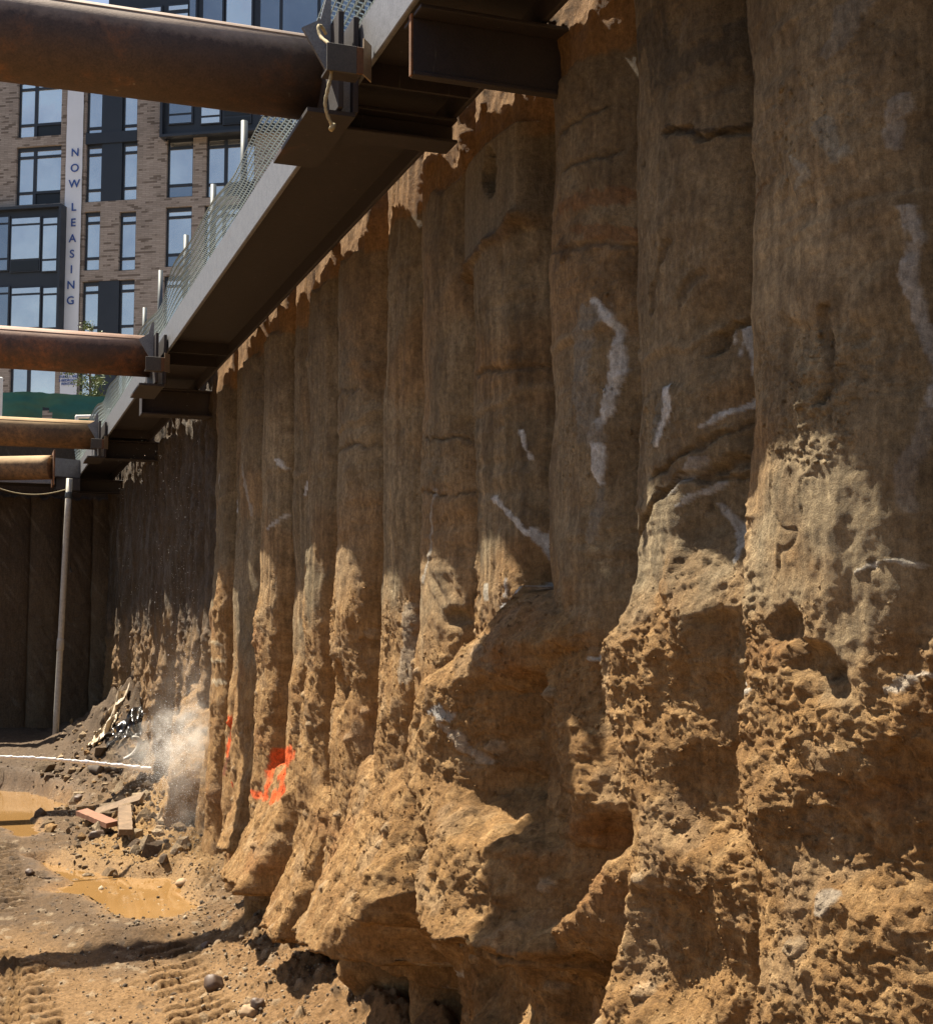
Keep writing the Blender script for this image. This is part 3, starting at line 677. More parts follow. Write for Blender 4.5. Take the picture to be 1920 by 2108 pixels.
PUD2 = ppoly([(60, 1757), (110, 1752), (150, 1772), (260, 1790), (360, 1800), (385, 1830), (400, 1880), (385, 1893), (250, 1905), (235, 1885), (190, 1842), (140, 1838), (90, 1832), (130, 1820), (150, 1815), (110, 1790)])
PUDC = ppoly([(120, 1755), (250, 1720), (340, 1665), (430, 1690), (440, 1780), (420, 1860), (395, 1900), (250, 1905)])
PUD3 = ppoly([(75, 1578), (200, 1565), (240, 1575), (120, 1600)])
def zmean(P): return float(np.mean(GZ(P[:, 1])))
WZ1, WZ2 = float(GZ(PUD1[:, 1]).min()) - .01, float(GZ(PUD2[:, 1]).min()) + .05
def track(pts):
    A = np.array([onG(u, v)[:2] for u, v in pts]); return A
TRA = track([(300, 1905), (335, 1950), (368, 2000), (400, 2060), (430, 2130)])
TRB = track([(35, 1960), (50, 2000), (62, 2050), (70, 2130)])
TRC = track([(-5, 1700), (5, 1760), (12, 1830), (20, 1880)])
TRD = track([(5, 1960), (8, 2020), (12, 2108)])
def along(x, y, A):
    best = np.full(x.shape, 99.); s = np.zeros(x.shape); acc = 0
    for a, b in zip(A[:-1], A[1:]):
        d = b - a; L = np.hypot(*d); t = ((x - a[0]) * d[0] + (y - a[1]) * d[1]) / L; n = ((x - a[0]) * -d[1] + (y - a[1]) * d[0]) / L
        dd = np.abs(n) + 9 * np.maximum(0, -t) + 9 * np.maximum(0, t - L); m = dd < np.abs(best)
        best = np.where(m, np.where(dd == np.abs(n), n, dd), best); s = np.where(m, acc + t, s); acc += L
    return best, s
def ground(x, y):
    z = GZ(y) + .03 * fbm(x * .8, y * .6, 3, 201)
    wx = x + .12 * fbm(x * 2, y * 2, 3, 202); wy = y + .25 * fbm(x * 1.6, y * 1.6, 3, 203)
    d1, d2 = poly_sd(wx, wy, PUD1), poly_sd(wx, wy, PUD2)
    # toe of earth and gravel against the wall
    toe = np.interp(y, [6, 8.5, 10, 12, 14, 16.5, 18.5, 20, 22, 24, 26, 29], [.25, .30, .30, .22, .12, .32, .42, .40, .75, 1.05, .8, .3])
    tw = np.interp(y, [6, 9, 12, 14, 17, 20, 23, 25, 29], [.9, .9, .7, .6, 1.3, 1.1, 1.2, 1.5, 1.0])
    xx = np.clip((x + .12 + tw) / tw, 0, 1.3)
    mound = toe * xx ** 1.5 * (1 + .5 * fbm(x * 2, y * 1.2, 3, 205))
    z = z + mound
    pud = np.minimum(d1, d2 + .0)
    flat = sst(.02, .25, pud)
    rub = sst(.15, .7, xx)
    rough = np.clip(.25 + .8 * rub + .5 * sst(.1, .5, fbm(x * 1.2, y * .8, 2, 206)), 0, 1.2)
    z = z + flat * rough * (.05 * fbm(x * 5, y * 4, 3, 207) + .03 * (billow(x * 11, y * 9, 3, 208) - .2))
    z = z + .010 * fbm(x * 24, y * 18, 3, 209) * (.35 + .65 * flat)
    wk, wr = worley(x * 9, y * 7, 211); st = (wr > .8) * np.sqrt(np.clip(1 - (wk / (.25 + .15 * wr)) ** 2, 0, 1))
    z = z + st * .03 * (flat * rough + .15) * (.3 + .7 * rub)
    wk3, wr3 = worley(x * 24, y * 20, 213); st3 = (wr3 > .45) * np.sqrt(np.clip(1 - (wk3 / .36) ** 2, 0, 1)); z = z + st3 * .012 * flat * (.25 + rough)
    dC = poly_sd(wx, wy, PUDC); wetz = sst(.3, -.2, dC); z = z + wetz * (.045 * (billow(x * 9, y * 8, 3, 225, .6) - .2) + .02 * fbm(x * 22, y * 20, 2, 226))
    # caterpillar prints
    for A, wd, pit in ((TRA, .23, .19), (TRB, .20, .19), (TRC, .18, .17), (TRD, .12, .19)):
        n, s = along(wx * .15 + x * .85, wy * .06 + y * .94, A)
        m = sst(wd + .05, wd - .03, np.abs(n)) * flat
        saw = np.abs(((s + .25 * n) / pit) % 1 - .5) * 2
        brk = np.clip(.6 + 1.1 * fbm(x * 3, y * 2, 2, 215), 0, 1)
        z = z + m * brk * (.085 * (sst(.40, .62, saw) - .6) - .008)
    for dd, wz_ in ((d1, WZ1), (d2, WZ2)):
        z = np.where(dd < 1.2, np.maximum(z, wz_ + .014 + .02 * np.clip(fbm(x * 6, y * 4, 3, 216), -.5, 1) - .35 * np.clip(dd - .45, 0, 2)), z)
    # water lies a little lower
    b1 = np.clip(d1 / .35 + .5, 0, 1); b2 = np.clip(d2 / .3 + .5, 0, 1)
    z1 = WZ1 - .05 + .05 * fbm(x * 3, y * 2, 3, 217); z2 = WZ2 - .022 + .028 * fbm(x * 9, y * 6, 4, 219) + .02 * (billow(x * 12, y * 10, 2, 220) - .2) * sst(-.05, -.4, d2) * sst(-1.6, -.9, x) * 2.6
    k1 = sst(.10, -.12, d1); k2 = sst(.10, -.12, d2)
    z = z * (1 - k1) + z1 * k1; z = z * (1 - k2) + z2 * k2
    c = np.empty(x.shape + (3,)); c[:] = (.105, .068, .038)
    n1 = np.clip(.5 + fbm(x * 1.3, y * .9, 4, 221), 0, 1); n2 = np.clip(.5 + 1.2 * fbm(x * 6, y * 5, 4, 222), 0, 1)
    c = mixc(c, (.145, .093, .048), n1 * .7); c = mixc(c, (.095, .066, .042), sst(.5, .9, n2) * .6)
    sand = sst(13.2, 11.0, y + 1.2 * fbm(x * 1.2, y * .8, 3, 223) + x * .3) ; c = mixc(c, (.27, .165, .075), sand * .8)
    c = mixc(c, (.22, .128, .056), sst(.3, .8, xx) * sst(14.5, 12, y) * .8)
    c = mixc(c, (.27, .17, .078), sst(.1, .6, xx) * sst(14, 16, y) * sst(21, 18.5, y) * .7)
    pe = np.clip(st + st3 * .5, 0, 1) * (wr > .86); c = mixc(c, (.36, .29, .2), pe * .5); c = mixc(c, (.07, .055, .042), np.clip(st, 0, 1) * (wr < .86) * (wr > .8) * .6)
    c = mixc(c, (.26, .145, .052), sst(.15, -.02, pud) * .8)
    dC = poly_sd(wx, wy, PUDC); wetz = sst(.3, -.2, dC); c = mixc(c, (.27, .165, .066), wetz * .75)
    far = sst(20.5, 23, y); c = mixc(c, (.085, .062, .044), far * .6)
    dry = 1 - .5 * sst(.3, 0, pud)
    return z, c, dry
rows = []; yv = 6.8
while yv < YF + .2: rows.append(yv); yv += .013 + .0018 * max(0, yv - 8) + .004 * max(0, yv - 14)
rows = np.array(rows); xs = np.linspace(-3.4, .75, 250)
X, Y = np.meshgrid(xs, rows, indexing='ij')
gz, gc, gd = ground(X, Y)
Vg = np.stack([X, Y, gz], -1).reshape(-1, 3); Qg = grid_quads(len(xs), len(rows)); Cg = gc.reshape(-1, 3); Dg = gd.ravel()
xs2 = np.concatenate([-3.4 - 28.6 * np.linspace(1, 0, 190) ** 1.8]); ys2 = np.linspace(-14, YF + .3, 330)
def coarse(xs2, ys2):
    X2, Y2 = np.meshgrid(xs2, ys2, indexing='ij'); z2, c2, d2 = ground(X2, Y2); return np.stack([X2, Y2, z2], -1).reshape(-1, 3), grid_quads(len(xs2), len(ys2)), c2.reshape(-1, 3), d2.ravel()
for a, b in ((xs2, ys2), (np.linspace(-3.4, .75, 20), np.linspace(-14, 6.8, 60))):
    v, q, c_, d_ = coarse(a, b); Qg = np.concatenate([Qg, q + len(Vg)]); Vg = np.concatenate([Vg, v]); Cg = np.concatenate([Cg, c_]); Dg = np.concatenate([Dg, d_])
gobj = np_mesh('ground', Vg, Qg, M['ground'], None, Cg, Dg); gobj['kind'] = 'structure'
def hit(u, v):
    r = ray(u, v); ts = np.linspace(6, 33, 1400); P = _C + r * ts[:, None]
    z_ = ground(P[:, 0], P[:, 1])[0]; k = np.argmax(P[:, 2] < z_); return P[k]
def gnd(x, y): return float(ground(np.array([float(x)]), np.array([float(y)]))[0][0])
def puddle(P, z, grow):
    c = P.mean(0); Q = [tuple(c + (p - c) * grow) + (z,) for p in P]
    m = MB(); m.add(Q, [tuple(range(len(Q)))]); o = m.build('puddle', M['water'], kind='structure'); return o
puddle(PUD1, WZ1, 1.18); puddle(PUD2, WZ2, 1.12)

# street level above the pit: earth behind both walls
m = MB(); m.box(.30, 40, -14, 110, 3.62, 3.9); m.box(-60, .30, YF + .30, 110, 3.62, 3.9)
st = m.build('street_ground', mat_plain('street_soil', (.2, .16, .12), .95, 0, .3, 2, .3), kind='structure')

# ------------------------------------------------------------------ steel: wales, brackets, struts
WB = 2.95; WT = 3.25; XO, XI = -.73, -.04
def h_beam(name, x0, x1, y0, y1, zb, zt, mat, parent, tf=.03, tw=.03):
    """beam lying on its side, web level, flanges upright, running along y"""
    zm = .5 * (zb + zt)
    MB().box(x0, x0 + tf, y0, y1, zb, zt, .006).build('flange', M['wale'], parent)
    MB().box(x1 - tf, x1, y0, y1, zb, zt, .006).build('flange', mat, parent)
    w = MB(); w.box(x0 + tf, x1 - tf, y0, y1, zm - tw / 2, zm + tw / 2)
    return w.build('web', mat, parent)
wale = thing('wale_beam', 'long grey steel beam running along the top of the near pile wall', 'steel beam', (0, 0, 0))
h_beam('wale', XO, XI, 2.2, YF - .05, WB, WT, M['beam'], wale)  # web and inner flange coloured dark to carry their shade
for yy in (6.95, 7.6, 14.6, 15.3, 21.5, 22.1):
    s = MB(); s.box(XO + .03, XI - .03, yy, yy + .025, WB + .01, .5 * (WB + WT) - .016); s.build('stiffener', M['beam'], wale)
for yy in (7.9, 16.1, 24.0):
    s = MB(); s.box(XO - .012, XO - .0005, yy, yy + .09, WB + .01, WT - .01); s.build('splice_plate', M['wale'], wale)
fwale = thing('wale_beam', 'short grey steel beam across the head of the dark far wall', 'steel beam', (0, 0, 0))
f1 = MB(); f1.box(-32, XO - .02, YF - .75, YF - .72, WB - .02, WT - .02, .006); f1.build('flange', M['wale'], fwale)
f2 = MB(); f2.box(-32, XO - .02, YF - .12, YF - .09, WB - .02, WT - .02, .006); f2.build('flange', M['beam'], fwale)  # inner flange and web painted dark as the shaded side
f3 = MB(); f3.box(-32, XO - .02, YF - .72, YF - .12, WB + .115, WB + .145); f3.build('web', M['beam'], fwale)

def bracket(yc, label, zt=2.935, dpt=.36, x0=-.72, x1=.25, bw=.26):
    b = thing('bracket_beam', label, 'steel beam', (0, yc, zt - dpt), 'bracket beams carrying the long wale')
    def bx(n, *a):
        q = MB(); q.box(a[0], a[1], a[2] - yc, a[3] - yc, a[4] - zt + dpt, a[5] - zt + dpt, .004); q.build(n, M['beam'], b)
    bx('web', x0, x1, yc - .012, yc + .012, zt - dpt + .02, zt - .02)
    bx('flange', x0, x1, yc - bw / 2, yc + bw / 2, zt - .02, zt)
    bx('flange', x0, x1, yc - bw / 2, yc + bw / 2, zt - dpt, zt - dpt + .02)
    bx('end_plate', x0 - .016, x0 - .001, yc - bw / 2, yc + bw / 2, zt - dpt, zt)
    return b
bracket(4.15, 'dark bracket beam under the wale just outside the picture, nearest of the row', dpt=.34)
def side_beam(yc, label):
    """beam set on its side: broad plate towards the viewer, with a lit cut end"""
    b = thing('bracket_beam', label, 'steel beam', (0, yc, 2.63), 'bracket beams carrying the long wale')
    q = MB(); q.box(-.70, .25, -.014, .014, 0.02, .285, .003); q.build('web', M['beam'], b)
    q = MB(); q.box(-.70, .25, -.13, .13, .285, .305, .003); q.build('flange', M['beam'], b)
    q = MB(); q.box(-.70, .25, -.026, .03, 0, .02, .003); q.build('flange', M['beam'], b)
    q = MB(); q.box(-.712, -.701, -.016, .016, 0, .305, .002); q.build('cut_end', M['rustplate'], b)
    return b
side_beam(6.02, 'broad dark steel bracket beam with lit rusty cut end under the near top of the wale')
bracket(7.32, 'dark bracket beam below the wale right at the end of the nearest strut pipe', 2.945, .15, x1=-.045, bw=.2)
bracket(16.85, 'black bracket beam under the wale just past the second strut pipe from the front', 2.94, .33)
bracket(21.75, 'black bracket beam below the wale at the end of the third strut pipe', 2.94, .30)
bracket(27.6, 'small black bracket beam under the wale in the far corner of the pit', 2.94, .26)

def strut(name, y0, zc, label, mat, ratio=0.0, xe=-.86, rad=.235, L=30., boxes=True):
    s = thing(name, label, 'strut pipe', (xe, y0, zc), 'steel pipe struts across the pit')
    n = 48; rng = np.random.RandomState(int(y0 * 10)); m = MB()
    pts = [(-t, t * ratio, 0) for t in np.linspace(0, L, 30)]
    m.tube(pts, rad, n); m.build('pipe', mat, s, True)
    w = MB(); a = math.radians(44)
    w.tube([(-t, t * ratio - rad * math.cos(a), rad * math.sin(a)) for t in np.linspace(0, L, 30)], .006, 6); w.build('weld_seam', mat, s, True)
    return s
def pipe_end(s, big=True):
    p = MB(); p.box(.0, .030, -.58, .30, -.38, .15, .003); p.build('end_plate', M['beam'], s)
    p = MB(); p.box(.088, .118, -.56, .28, -.39, .14, .003); p.build('bearing_plate', M['beam'], s)
    # seat: open steel box on the near side
    q = MB(); q.box(-.135, .02, -.88, -.866, -.315, -.17, .002); q.build('seat_front', M['seat'], s)
    q = MB(); q.box(.0202, .055, -.88, -.866, -.312, -.172, .002); q.build('seat_edge', M['rustplate'], s)
    q = MB(); q.box(-.13, .05, -.8655, -.74, -.305, -.292); q.build('seat_bottom', M['beam'], s)
    q = MB(); q.prism([(.0555, -.88), (.120, -.80), (.120, -.786), (.0555, -.866)], 2, -.312, -.12); q.build('seat_wing', M['tanplate'], s)
    g = MB(); g.prism([(-.16, .10), (-.002, -.16), (-.002, .30), (-.03, .28), (-.06, .16)], 1, -.42, -.40); g.build('gusset', M['wale'], s)
    g = MB(); g.box(.031, .087, -.50, -.46, -.38, -.18); g.build('shim', M['wale'], s)
    g = MB(); g.prism([(-.16, -.56), (.10, -.56), (.10, .30), (-.16, .30)], 2, -.415, -.392); g.build('seat_plate', M['beam'], s)
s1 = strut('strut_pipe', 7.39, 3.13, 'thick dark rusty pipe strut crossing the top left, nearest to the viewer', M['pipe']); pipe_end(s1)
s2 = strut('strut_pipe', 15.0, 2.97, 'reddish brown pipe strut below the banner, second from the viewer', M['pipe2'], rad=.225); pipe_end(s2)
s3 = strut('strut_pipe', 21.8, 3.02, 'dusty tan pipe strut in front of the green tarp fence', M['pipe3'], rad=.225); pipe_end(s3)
P4 = onZ(108, 962, 3.07)
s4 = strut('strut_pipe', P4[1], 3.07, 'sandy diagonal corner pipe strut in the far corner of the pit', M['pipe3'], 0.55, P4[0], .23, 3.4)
q = MB(); q.box(.0, .03, -.30, .30, -.36, .30, .003); q.build('end_plate', M['rustplate'], s4)
q = MB(); x9 = XO - .003 - P4[0]
q.prism([(.0305, -.30), (x9, -.06), (x9, -.03), (.0305, -.27)], 2, -.19, .13); q.build('knee_web', M['wale'], s4)
q = MB(); q.prism([(.0305, -.30), (x9, -.06), (x9, .34), (.0305, .3)], 2, .1305, .15); q.build('knee_top', M['wale'], s4)
q = MB(); q.prism([(.0305, -.30), (x9, -.06), (x9, .34), (.0305, .3)], 2, -.215, -.1905); q.build('knee_bottom', M['beam'], s4)
q = MB(); q.box(.06, .5, -.2, .2, -.44, -.2155); q.build('corbel', M['beam'], s4)

# rope on the nearest strut
def P1(dx, dy, dz): return (-.86 + dx, 7.39 + dy, 3.13 + dz)
m = MB()
pts = [P1(-.06, -.55, .02), P1(-.09, -.57, .05), P1(-.115, -.60, .03), P1(-.11, -.64, -.04), P1(-.10, -.78, -.14), P1(-.10, -.84, -.25), P1(-.105, -.84, -.33), P1(-.12, -.84, -.40), P1(-.13, -.83, -.47), P1(-.115, -.82, -.53), P1(-.085, -.81, -.58)]
def smooth_pts(p, k=6):
    p = [Vector(q) for q in p]; out = []
    for i in range(len(p) - 1):
        a, b, c, d = p[max(i - 1, 0)], p[i], p[i + 1], p[min(i + 2, len(p) - 1)]
        for t in np.linspace(0, 1, k, endpoint=False):
            out.append(.5 * ((2 * b) + (c - a) * t + (2 * a - 5 * b + 4 * c - d) * t * t + (3 * b - a - 3 * c + d) * t ** 3))
    return out + [p[-1]]
sp = smooth_pts(pts); m.tube(sp, [.0092 + .0014 * math.sin(k * 2.1) for k in range(len(sp))], 8)
m.tube([sp[-1] - Vector((.012, 0, .02)), sp[-1], sp[-1] + Vector((.01, 0, .015))], [.013, .015, .010], 8)
tag(m.build('rope', M['rope'], None, True), 'tan rope looped over the end of the nearest pipe strut, its tail hanging', 'rope')

# ------------------------------------------------------------------ chain link fence on the wale
XF = XO + .075
fence = thing('chain_link_fence', 'low chain link fence on tall thin posts along the top of the long wale', 'fence', (XF, 0, WT))
finv = Matrix.Translation((-XF, 0, -WT))
fp_px = [(738, 30), (595, 262), (504, 255), (437, 385), (381, 491), (328, 562), (296, 638), (262, 740), (240, 830)]
ys_post = [onX(u, onX(0, 0, 0)[0] * 0 + v, XF)[1] for u, v in [(738, 60), (594, 330), (498, 470), (437, 560), (383, 640), (327, 720), (296, 760), (255, 830)]]
tops = [onX(u, v, XF)[2] for u, v in [(744, -200), (598, 180), (506, 256), (438, 386), (383, 492), (328, 563), (296, 638), (258, 700)]]
for k, (u, v0, v1) in enumerate([(740, -230, 90), (593, 190, 345), (500, 256, 480), (437, 386, 560), (381, 492, 640), (328, 563, 718), (296, 638, 750), (254, 770, 860)]):
    y_ = onX(u, v1, XF)[1]
    zt_ = max(WT + .75, min(WT + 1.25, onX(u, v0, XF)[2]))
    p = MB(); p.tube([(XF, y_, WT - .16), (XF - .004, y_ - .01, zt_)], .0275, 12); p.build('post', M['galv'], fence, True).matrix_parent_inverse = finv
MH = .50
yk = np.arange(5.0, 28.6, .052); nz = 21
zk = np.linspace(WT - .10, WT + MH, nz)
k_ = np.arange(len(yk)); j_ = np.arange(nz)
topv = MH * (.92 + .10 * np.sin(yk * 1.1) + .06 * np.sin(yk * 2.7 + 1))
ZZ = WT - .10 + (topv[:, None] + .10) * (j_ / (nz - 1))[None]
YY = yk[:, None] + .055 * ((j_ % 2)[None] - .5) + .01 * np.sin(ZZ * 9)
XX = XF - .03 + .012 * ((j_ + 1) % 2 * 2 - 1)[None] * np.where(k_ % 2, 1, 1)[:, None] * .35 - .05 * ((ZZ - WT) / .5) ** 2 + .02 * np.sin(yk * 1.7)[:, None] * (ZZ - WT) / .5
P = np.stack([XX, YY, ZZ], -1)
A_ = P[:, :-1].reshape(-1, 3); B_ = P[:, 1:].reshape(-1, 3)
d_ = B_ - A_; d_ /= np.linalg.norm(d_, axis=1)[:, None]
e1 = np.cross(d_, [1, 0, 0]); e1 /= np.linalg.norm(e1, axis=1)[:, None]; e2 = np.cross(d_, e1)
rad = .0046
ring = [(e1 * math.cos(t) + e2 * math.sin(t)) * rad for t in (0.3, 2.4, 4.5)]
V = np.stack([A_ + r for r in ring] + [B_ + r for r in ring], 1); n_ = len(A_); o_ = (np.arange(n_) * 6)[:, None]
Q = np.concatenate([o_ + np.array([[a, (a + 1) % 3, 3 + (a + 1) % 3, 3 + a]]) for a in range(3)])
np_mesh('chain_link', V.reshape(-1, 3), Q, M['galvw'], fence, smooth=False).matrix_parent_inverse = finv
# green screen cloth behind the wire
nzc = 8
YG, ZG = np.meshgrid(np.arange(5.0, 28.6, .12), np.linspace(0, 1, nzc), indexing='ij')
tv = MH * (.80 + .10 * np.sin(YG * 1.1) + .06 * np.sin(YG * 2.7 + 1))
ZS = WT - .1 + (tv + .1) * ZG

# ------------------------------------------------------------------ far side, at street level
tf = thing('tarp_fence', 'sagging dark green tarp stretched over a site fence behind the far wall', 'fence', (-6, 31.5, 3.9))
tinv = Matrix.Translation((6, -31.5, -3.9))
XT, ST = np.meshgrid(np.linspace(-16, 2.2, 260), np.linspace(0, 1, 40), indexing='ij')
top = np.interp(XT, [-16, -2.7, -2.05, -1.6, -1.1, -.6, 2.2], [5.15, 5.16, 5.22, 5.27, 5.26, 5.28, 5.2]) + .03 * fbm(XT * 2.5, XT * 0, 2, 301)
ZT = 3.9 + (top - 3.9) * ST
fold = .06 * fbm(XT * 1.2 + ST * 1.1, ST * 3.2 - XT * .6, 3, 303) + .035 * np.sin((XT * 2.0 - ST * 5) + 2 * fbm(XT, ST * 2, 2, 305)) * ST
V = np.stack([XT, 31.5 + fold, ZT], -1)
hole = ((XT - onY(97, 855, 31.5)[0]) / .05 + (ZT - 4.75) * 2.0) ** 2 + ((ZT - 4.78) / .15) ** 2 < 1
qd = grid_quads(260, 40); qd = qd[~hole.ravel()[qd].any(1)]
np_mesh('tarp', V, qd[:, ::-1], M['tarp'], tf).matrix_parent_inverse = tinv
for xp in np.arange(-15, 2.2, 2.4):
    p = MB(); p.tube([(xp, 31.62, 3.9), (xp, 31.62, 5.2)], .03, 8); p.build('post', M['galv'], tf, True).matrix_parent_inverse = tinv

rail = thing('pipe_railing', 'white plastic pipe rail with one upright in front of the green tarp', 'railing', (-1, 30.1, 3.9))
rinv = Matrix.Translation((1, -30.1, -3.9))
a, b, c = onY(158, 857, 30.1), onY(240, 852, 30.1), onY(158, 940, 30.1)
m = MB(); m.tube(smooth_pts([(a[0], 30.1, 3.3), (a[0], 30.1, a[2] - .12), (a[0] + .02, 30.1, a[2] - .02), (a[0] + .12, 30.1, a[2]), (b[0] + .8, 30.1, b[2] + .01)], 5), .04, 10); m.build('rail', M['whitepipe'], rail, True).matrix_parent_inverse = rinv
g0, g1 = onY(205, 850, 30.2), onY(165, 945, 30.2)
m = MB(); m.tube([(g0[0], 30.2, g0[2] + .05), (g1[0], 30.2, g1[2] - .6)], .03, 8); m.build('brace', M['whitepipe'], rail, True).matrix_parent_inverse = rinv
g0, g1 = onY(210, 832, 30.15), onY(211, 870, 30.15)
m = MB(); m.tube([tuple(g0), tuple(g1), (g1[0], 30.15, 3.4)], .025, 8); m.build('upright', mat_plain('weathered_post', (.34, .33, .2), .8), rail, True).matrix_parent_inverse = rinv
a, b = onY(86, 962, 30.6), onY(112, 915, 30.6)
m = MB(); m.prism([(a[0] - .02, 3.9), (b[0] + .02, 3.9), (b[0], b[2] + .1), (a[0] + .06, b[2] + .1)], 1, 30.5, 30.62)
tag(m.build('road_barrier', M['red'], None), 'bright red plastic barrier in front of the green tarp', 'barrier')
a = onY(0, 780, 30.4)
m = MB(); m.box(a[0] - .25, a[0] + .062, 30.3, 30.6, 3.9, a[2] + .03, .02)
tag(m.build('site_post', M['whitepipe'], None), 'white painted post at the left edge in front of the tarp', 'post')
a = onY(227, 853, 30.6); b = onY(236, 849, 30.6)
wk = thing('site_light', 'blue drum lamp with red band on the white railing', 'lamp', (a[0], 30.4, a[2]))
m = MB(); m.tube([(-.03, 0, -.5), (-.03, 0, -.02)], .055, 10); m.build('stand', mat_plain('blue_plastic', (.15, .3, .42), .5), wk, True)
m = MB(); m.tube([(-.09, 0, .0), (-.05, 0, .03), (.03, 0, .03), (.08, 0, .0)], [.04, .075, .075, .05], 12); m.build('drum', mat_plain('grey_blue', (.3, .38, .45), .4), wk, True)
m = MB(); m.tube([(.082, 0, 0), (.15, 0, 0)], .05, 10); m.build('band', M['red'], wk, True)

# hanging water pipe in the far corner
b = onZ(113, 1530, -2.05); t = onY(143, 985, b[1] - .1)
pole = thing('drain_pipe', 'tall slanting grey plastic pipe hanging in the dark far corner', 'pipe', tuple(b))
B, T = Vector((0, 0, -.1)), Vector(t) - Vector(b)
m = MB(); m.tube([B + (T - B) * k for k in np.linspace(0, 1, 8)], .055, 14); m.build('pipe', M['pvc'], pole, True)
k0 = .36; m = MB(); m.tube([B + (T - B) * k for k in (k0, k0 + .004, k0 + .04, k0 + .044)], [.056, .066, .066, .056], 14); m.build('coupling', M['pvc'], pole, True)
m = MB(); m.tube([B + (T - B) * k for k in (.925, .93, .945, .95)], [.056, .062, .062, .056], 14); m.build('clamp', M['galv'], pole, True)
m = MB(); e = Vector(b) + B + (T - B) * .97
pA, pB = Vector(onY(-20, 998, e.y - .1)), Vector(onY(134, 1008, e.y))
m.tube([pA + (pB - pA) * k + Vector((0, 0, -.13 * (1 - (2 * k - 1) ** 2))) for k in np.linspace(0, 1, 20)], .011, 6)
tag(m.build('sling_rope', M['rope'], None, True), 'thin slack rope strung from the hanging grey pipe to the left', 'rope')
m = MB(); pA, pB = Vector(onY(147, 1010, e.y)), Vector(onY(145, 1168, e.y)); m.tube([pA, pB], .007, 6); m.tube([pB, pB + Vector((0, 0, -.04)), pB + Vector((.03, 0, -.08)), pB + Vector((-.02, 0, -.1))], .012, 6)
tag(m.build('hook_line', M['plastic'], None, True), 'thin dark line with a hook at its end beside the hanging grey pipe', 'line')

# ------------------------------------------------------------------ things lying on the pit floor
def board(name, pa, pb, wd, th, mat, label, cat, tilt=0.0, lift=.03, seed=1):
    a, b = hit(*pa), hit(*pb); a[2] = gnd(a[0], a[1]) + lift; b[2] = gnd(b[0], b[1]) + lift
    L = Vector(b) - Vector(a); n = 14; ax = L.normalized(); side = Vector((-ax.y, ax.x, 0)).normalized(); side = (side * math.cos(tilt) + Vector((0, 0, 1)) * math.sin(tilt)); up = ax.cross(side)
    if up.z < 0: up = -up
    rng = random.Random(seed); m = MB(); vs = []; fs = []
    for i in range(n + 1):
        t = i / n; p = Vector(a) + L * t; w = wd * (1 + rng.uniform(-.05, .05)); 
        if i in (0, n): p = p + ax * rng.uniform(-.02, .02)
        for s_, u_ in ((-.5, 0), (-.46, 1), (.46, 1), (.5, 0)): vs.append(p + side * (s_ * w) + up * (u_ * th + rng.uniform(-.004, .004)) - Vector(a))
    for i in range(n):
        for k in range(4): fs.append((i * 4 + k, i * 4 + (k + 1) % 4, i * 4 + 4 + (k + 1) % 4, i * 4 + 4 + k))
    fs += [(3, 2, 1, 0), tuple(n * 4 + k for k in range(4))]
    m.add(vs, fs); o = m.build(name, mat, None); o.location = a; tag(o, label, cat, 'scrap boards on the pit floor'); return o
board('wood_board', (195, 1690), (298, 1655), .24, .05, M['board'], 'long muddy board lying beside the two shorter boards', 'board', .35, .06, 1)
board('wood_board', (168, 1690), (232, 1718), .16, .06, M['redboard'], 'short reddish brown board lying across the mud', 'board', .15, .08, 2)
board('wood_board', (256, 1690), (258, 1742), .17, .07, M['board'], 'stubby tan block of wood pointing towards the viewer', 'board', 0, .12, 3)
# cobbles
def rock(px, r, mat, label, seed, flat=.75):
    P = hit(*px); rng = np.random.RandomState(seed); bm = 24
    th, ph = np.meshgrid(np.linspace(0, np.pi, 14), np.linspace(0, 2 * np.pi, 24, endpoint=False), indexing='ij')
    d = np.stack([np.sin(th) * np.cos(ph), np.sin(th) * np.sin(ph), np.cos(th)], -1)
    k = r * (1 + .22 * perlin(d[..., 0] * 1.4 + seed, d[..., 1] * 1.4 + d[..., 2] * 1.1, seed) + .05 * perlin(d[..., 0] * 5 + seed, d[..., 2] * 5 + d[..., 1] * 4, seed + 1))
    for _ in range(9):
        nrm = rng.normal(0, 1, 3); nrm /= np.linalg.norm(nrm); lim = r * rng.uniform(.62, .85); pr_ = (d * k[..., None]) @ nrm; k = np.where(pr_ > lim, k * lim / np.maximum(pr_, 1e-6), k)
    V = d * k[..., None] * np.array([1.15, .95, flat]); Q = []
    for i in range(13):
        for j in range(24): Q.append((i * 24 + j, (i + 1) * 24 + j, (i + 1) * 24 + (j + 1) % 24, i * 24 + (j + 1) % 24))
    o = np_mesh('stone', V.reshape(-1, 3), np.array(Q), mat); o.location = (P[0], P[1], gnd(P[0], P[1]) + r * .22)
    o.rotation_euler = (0, 0, seed); return tag(o, label, 'stone', 'loose stones on the pit floor')
rock((441, 2030), .085, M['stone'], 'dark round cobble alone on the sand by the caterpillar prints', 3, .9)
rock((424, 1950), .05, M['stone'], 'small dark stone beside the upper end of the caterpillar prints', 4)
rock((160, 1650), .10, M['stone'], 'dark lump at the right tip of the big orange puddle', 5)
rock((512, 2090), .075, M['stone2'], 'tan stone at the very bottom near the undercut block', 6)
rock((530, 2080), .06, M['stone'], 'brown stone just right of the tan one at the bottom edge', 7)
rock((60, 1800), .06, M['stone'], 'dark stone on bare mud left of the lower puddle', 8)
rock((376, 1822), .075, M['stone2'], 'pale stone standing out of the gravelly right end of the lower puddle', 9)
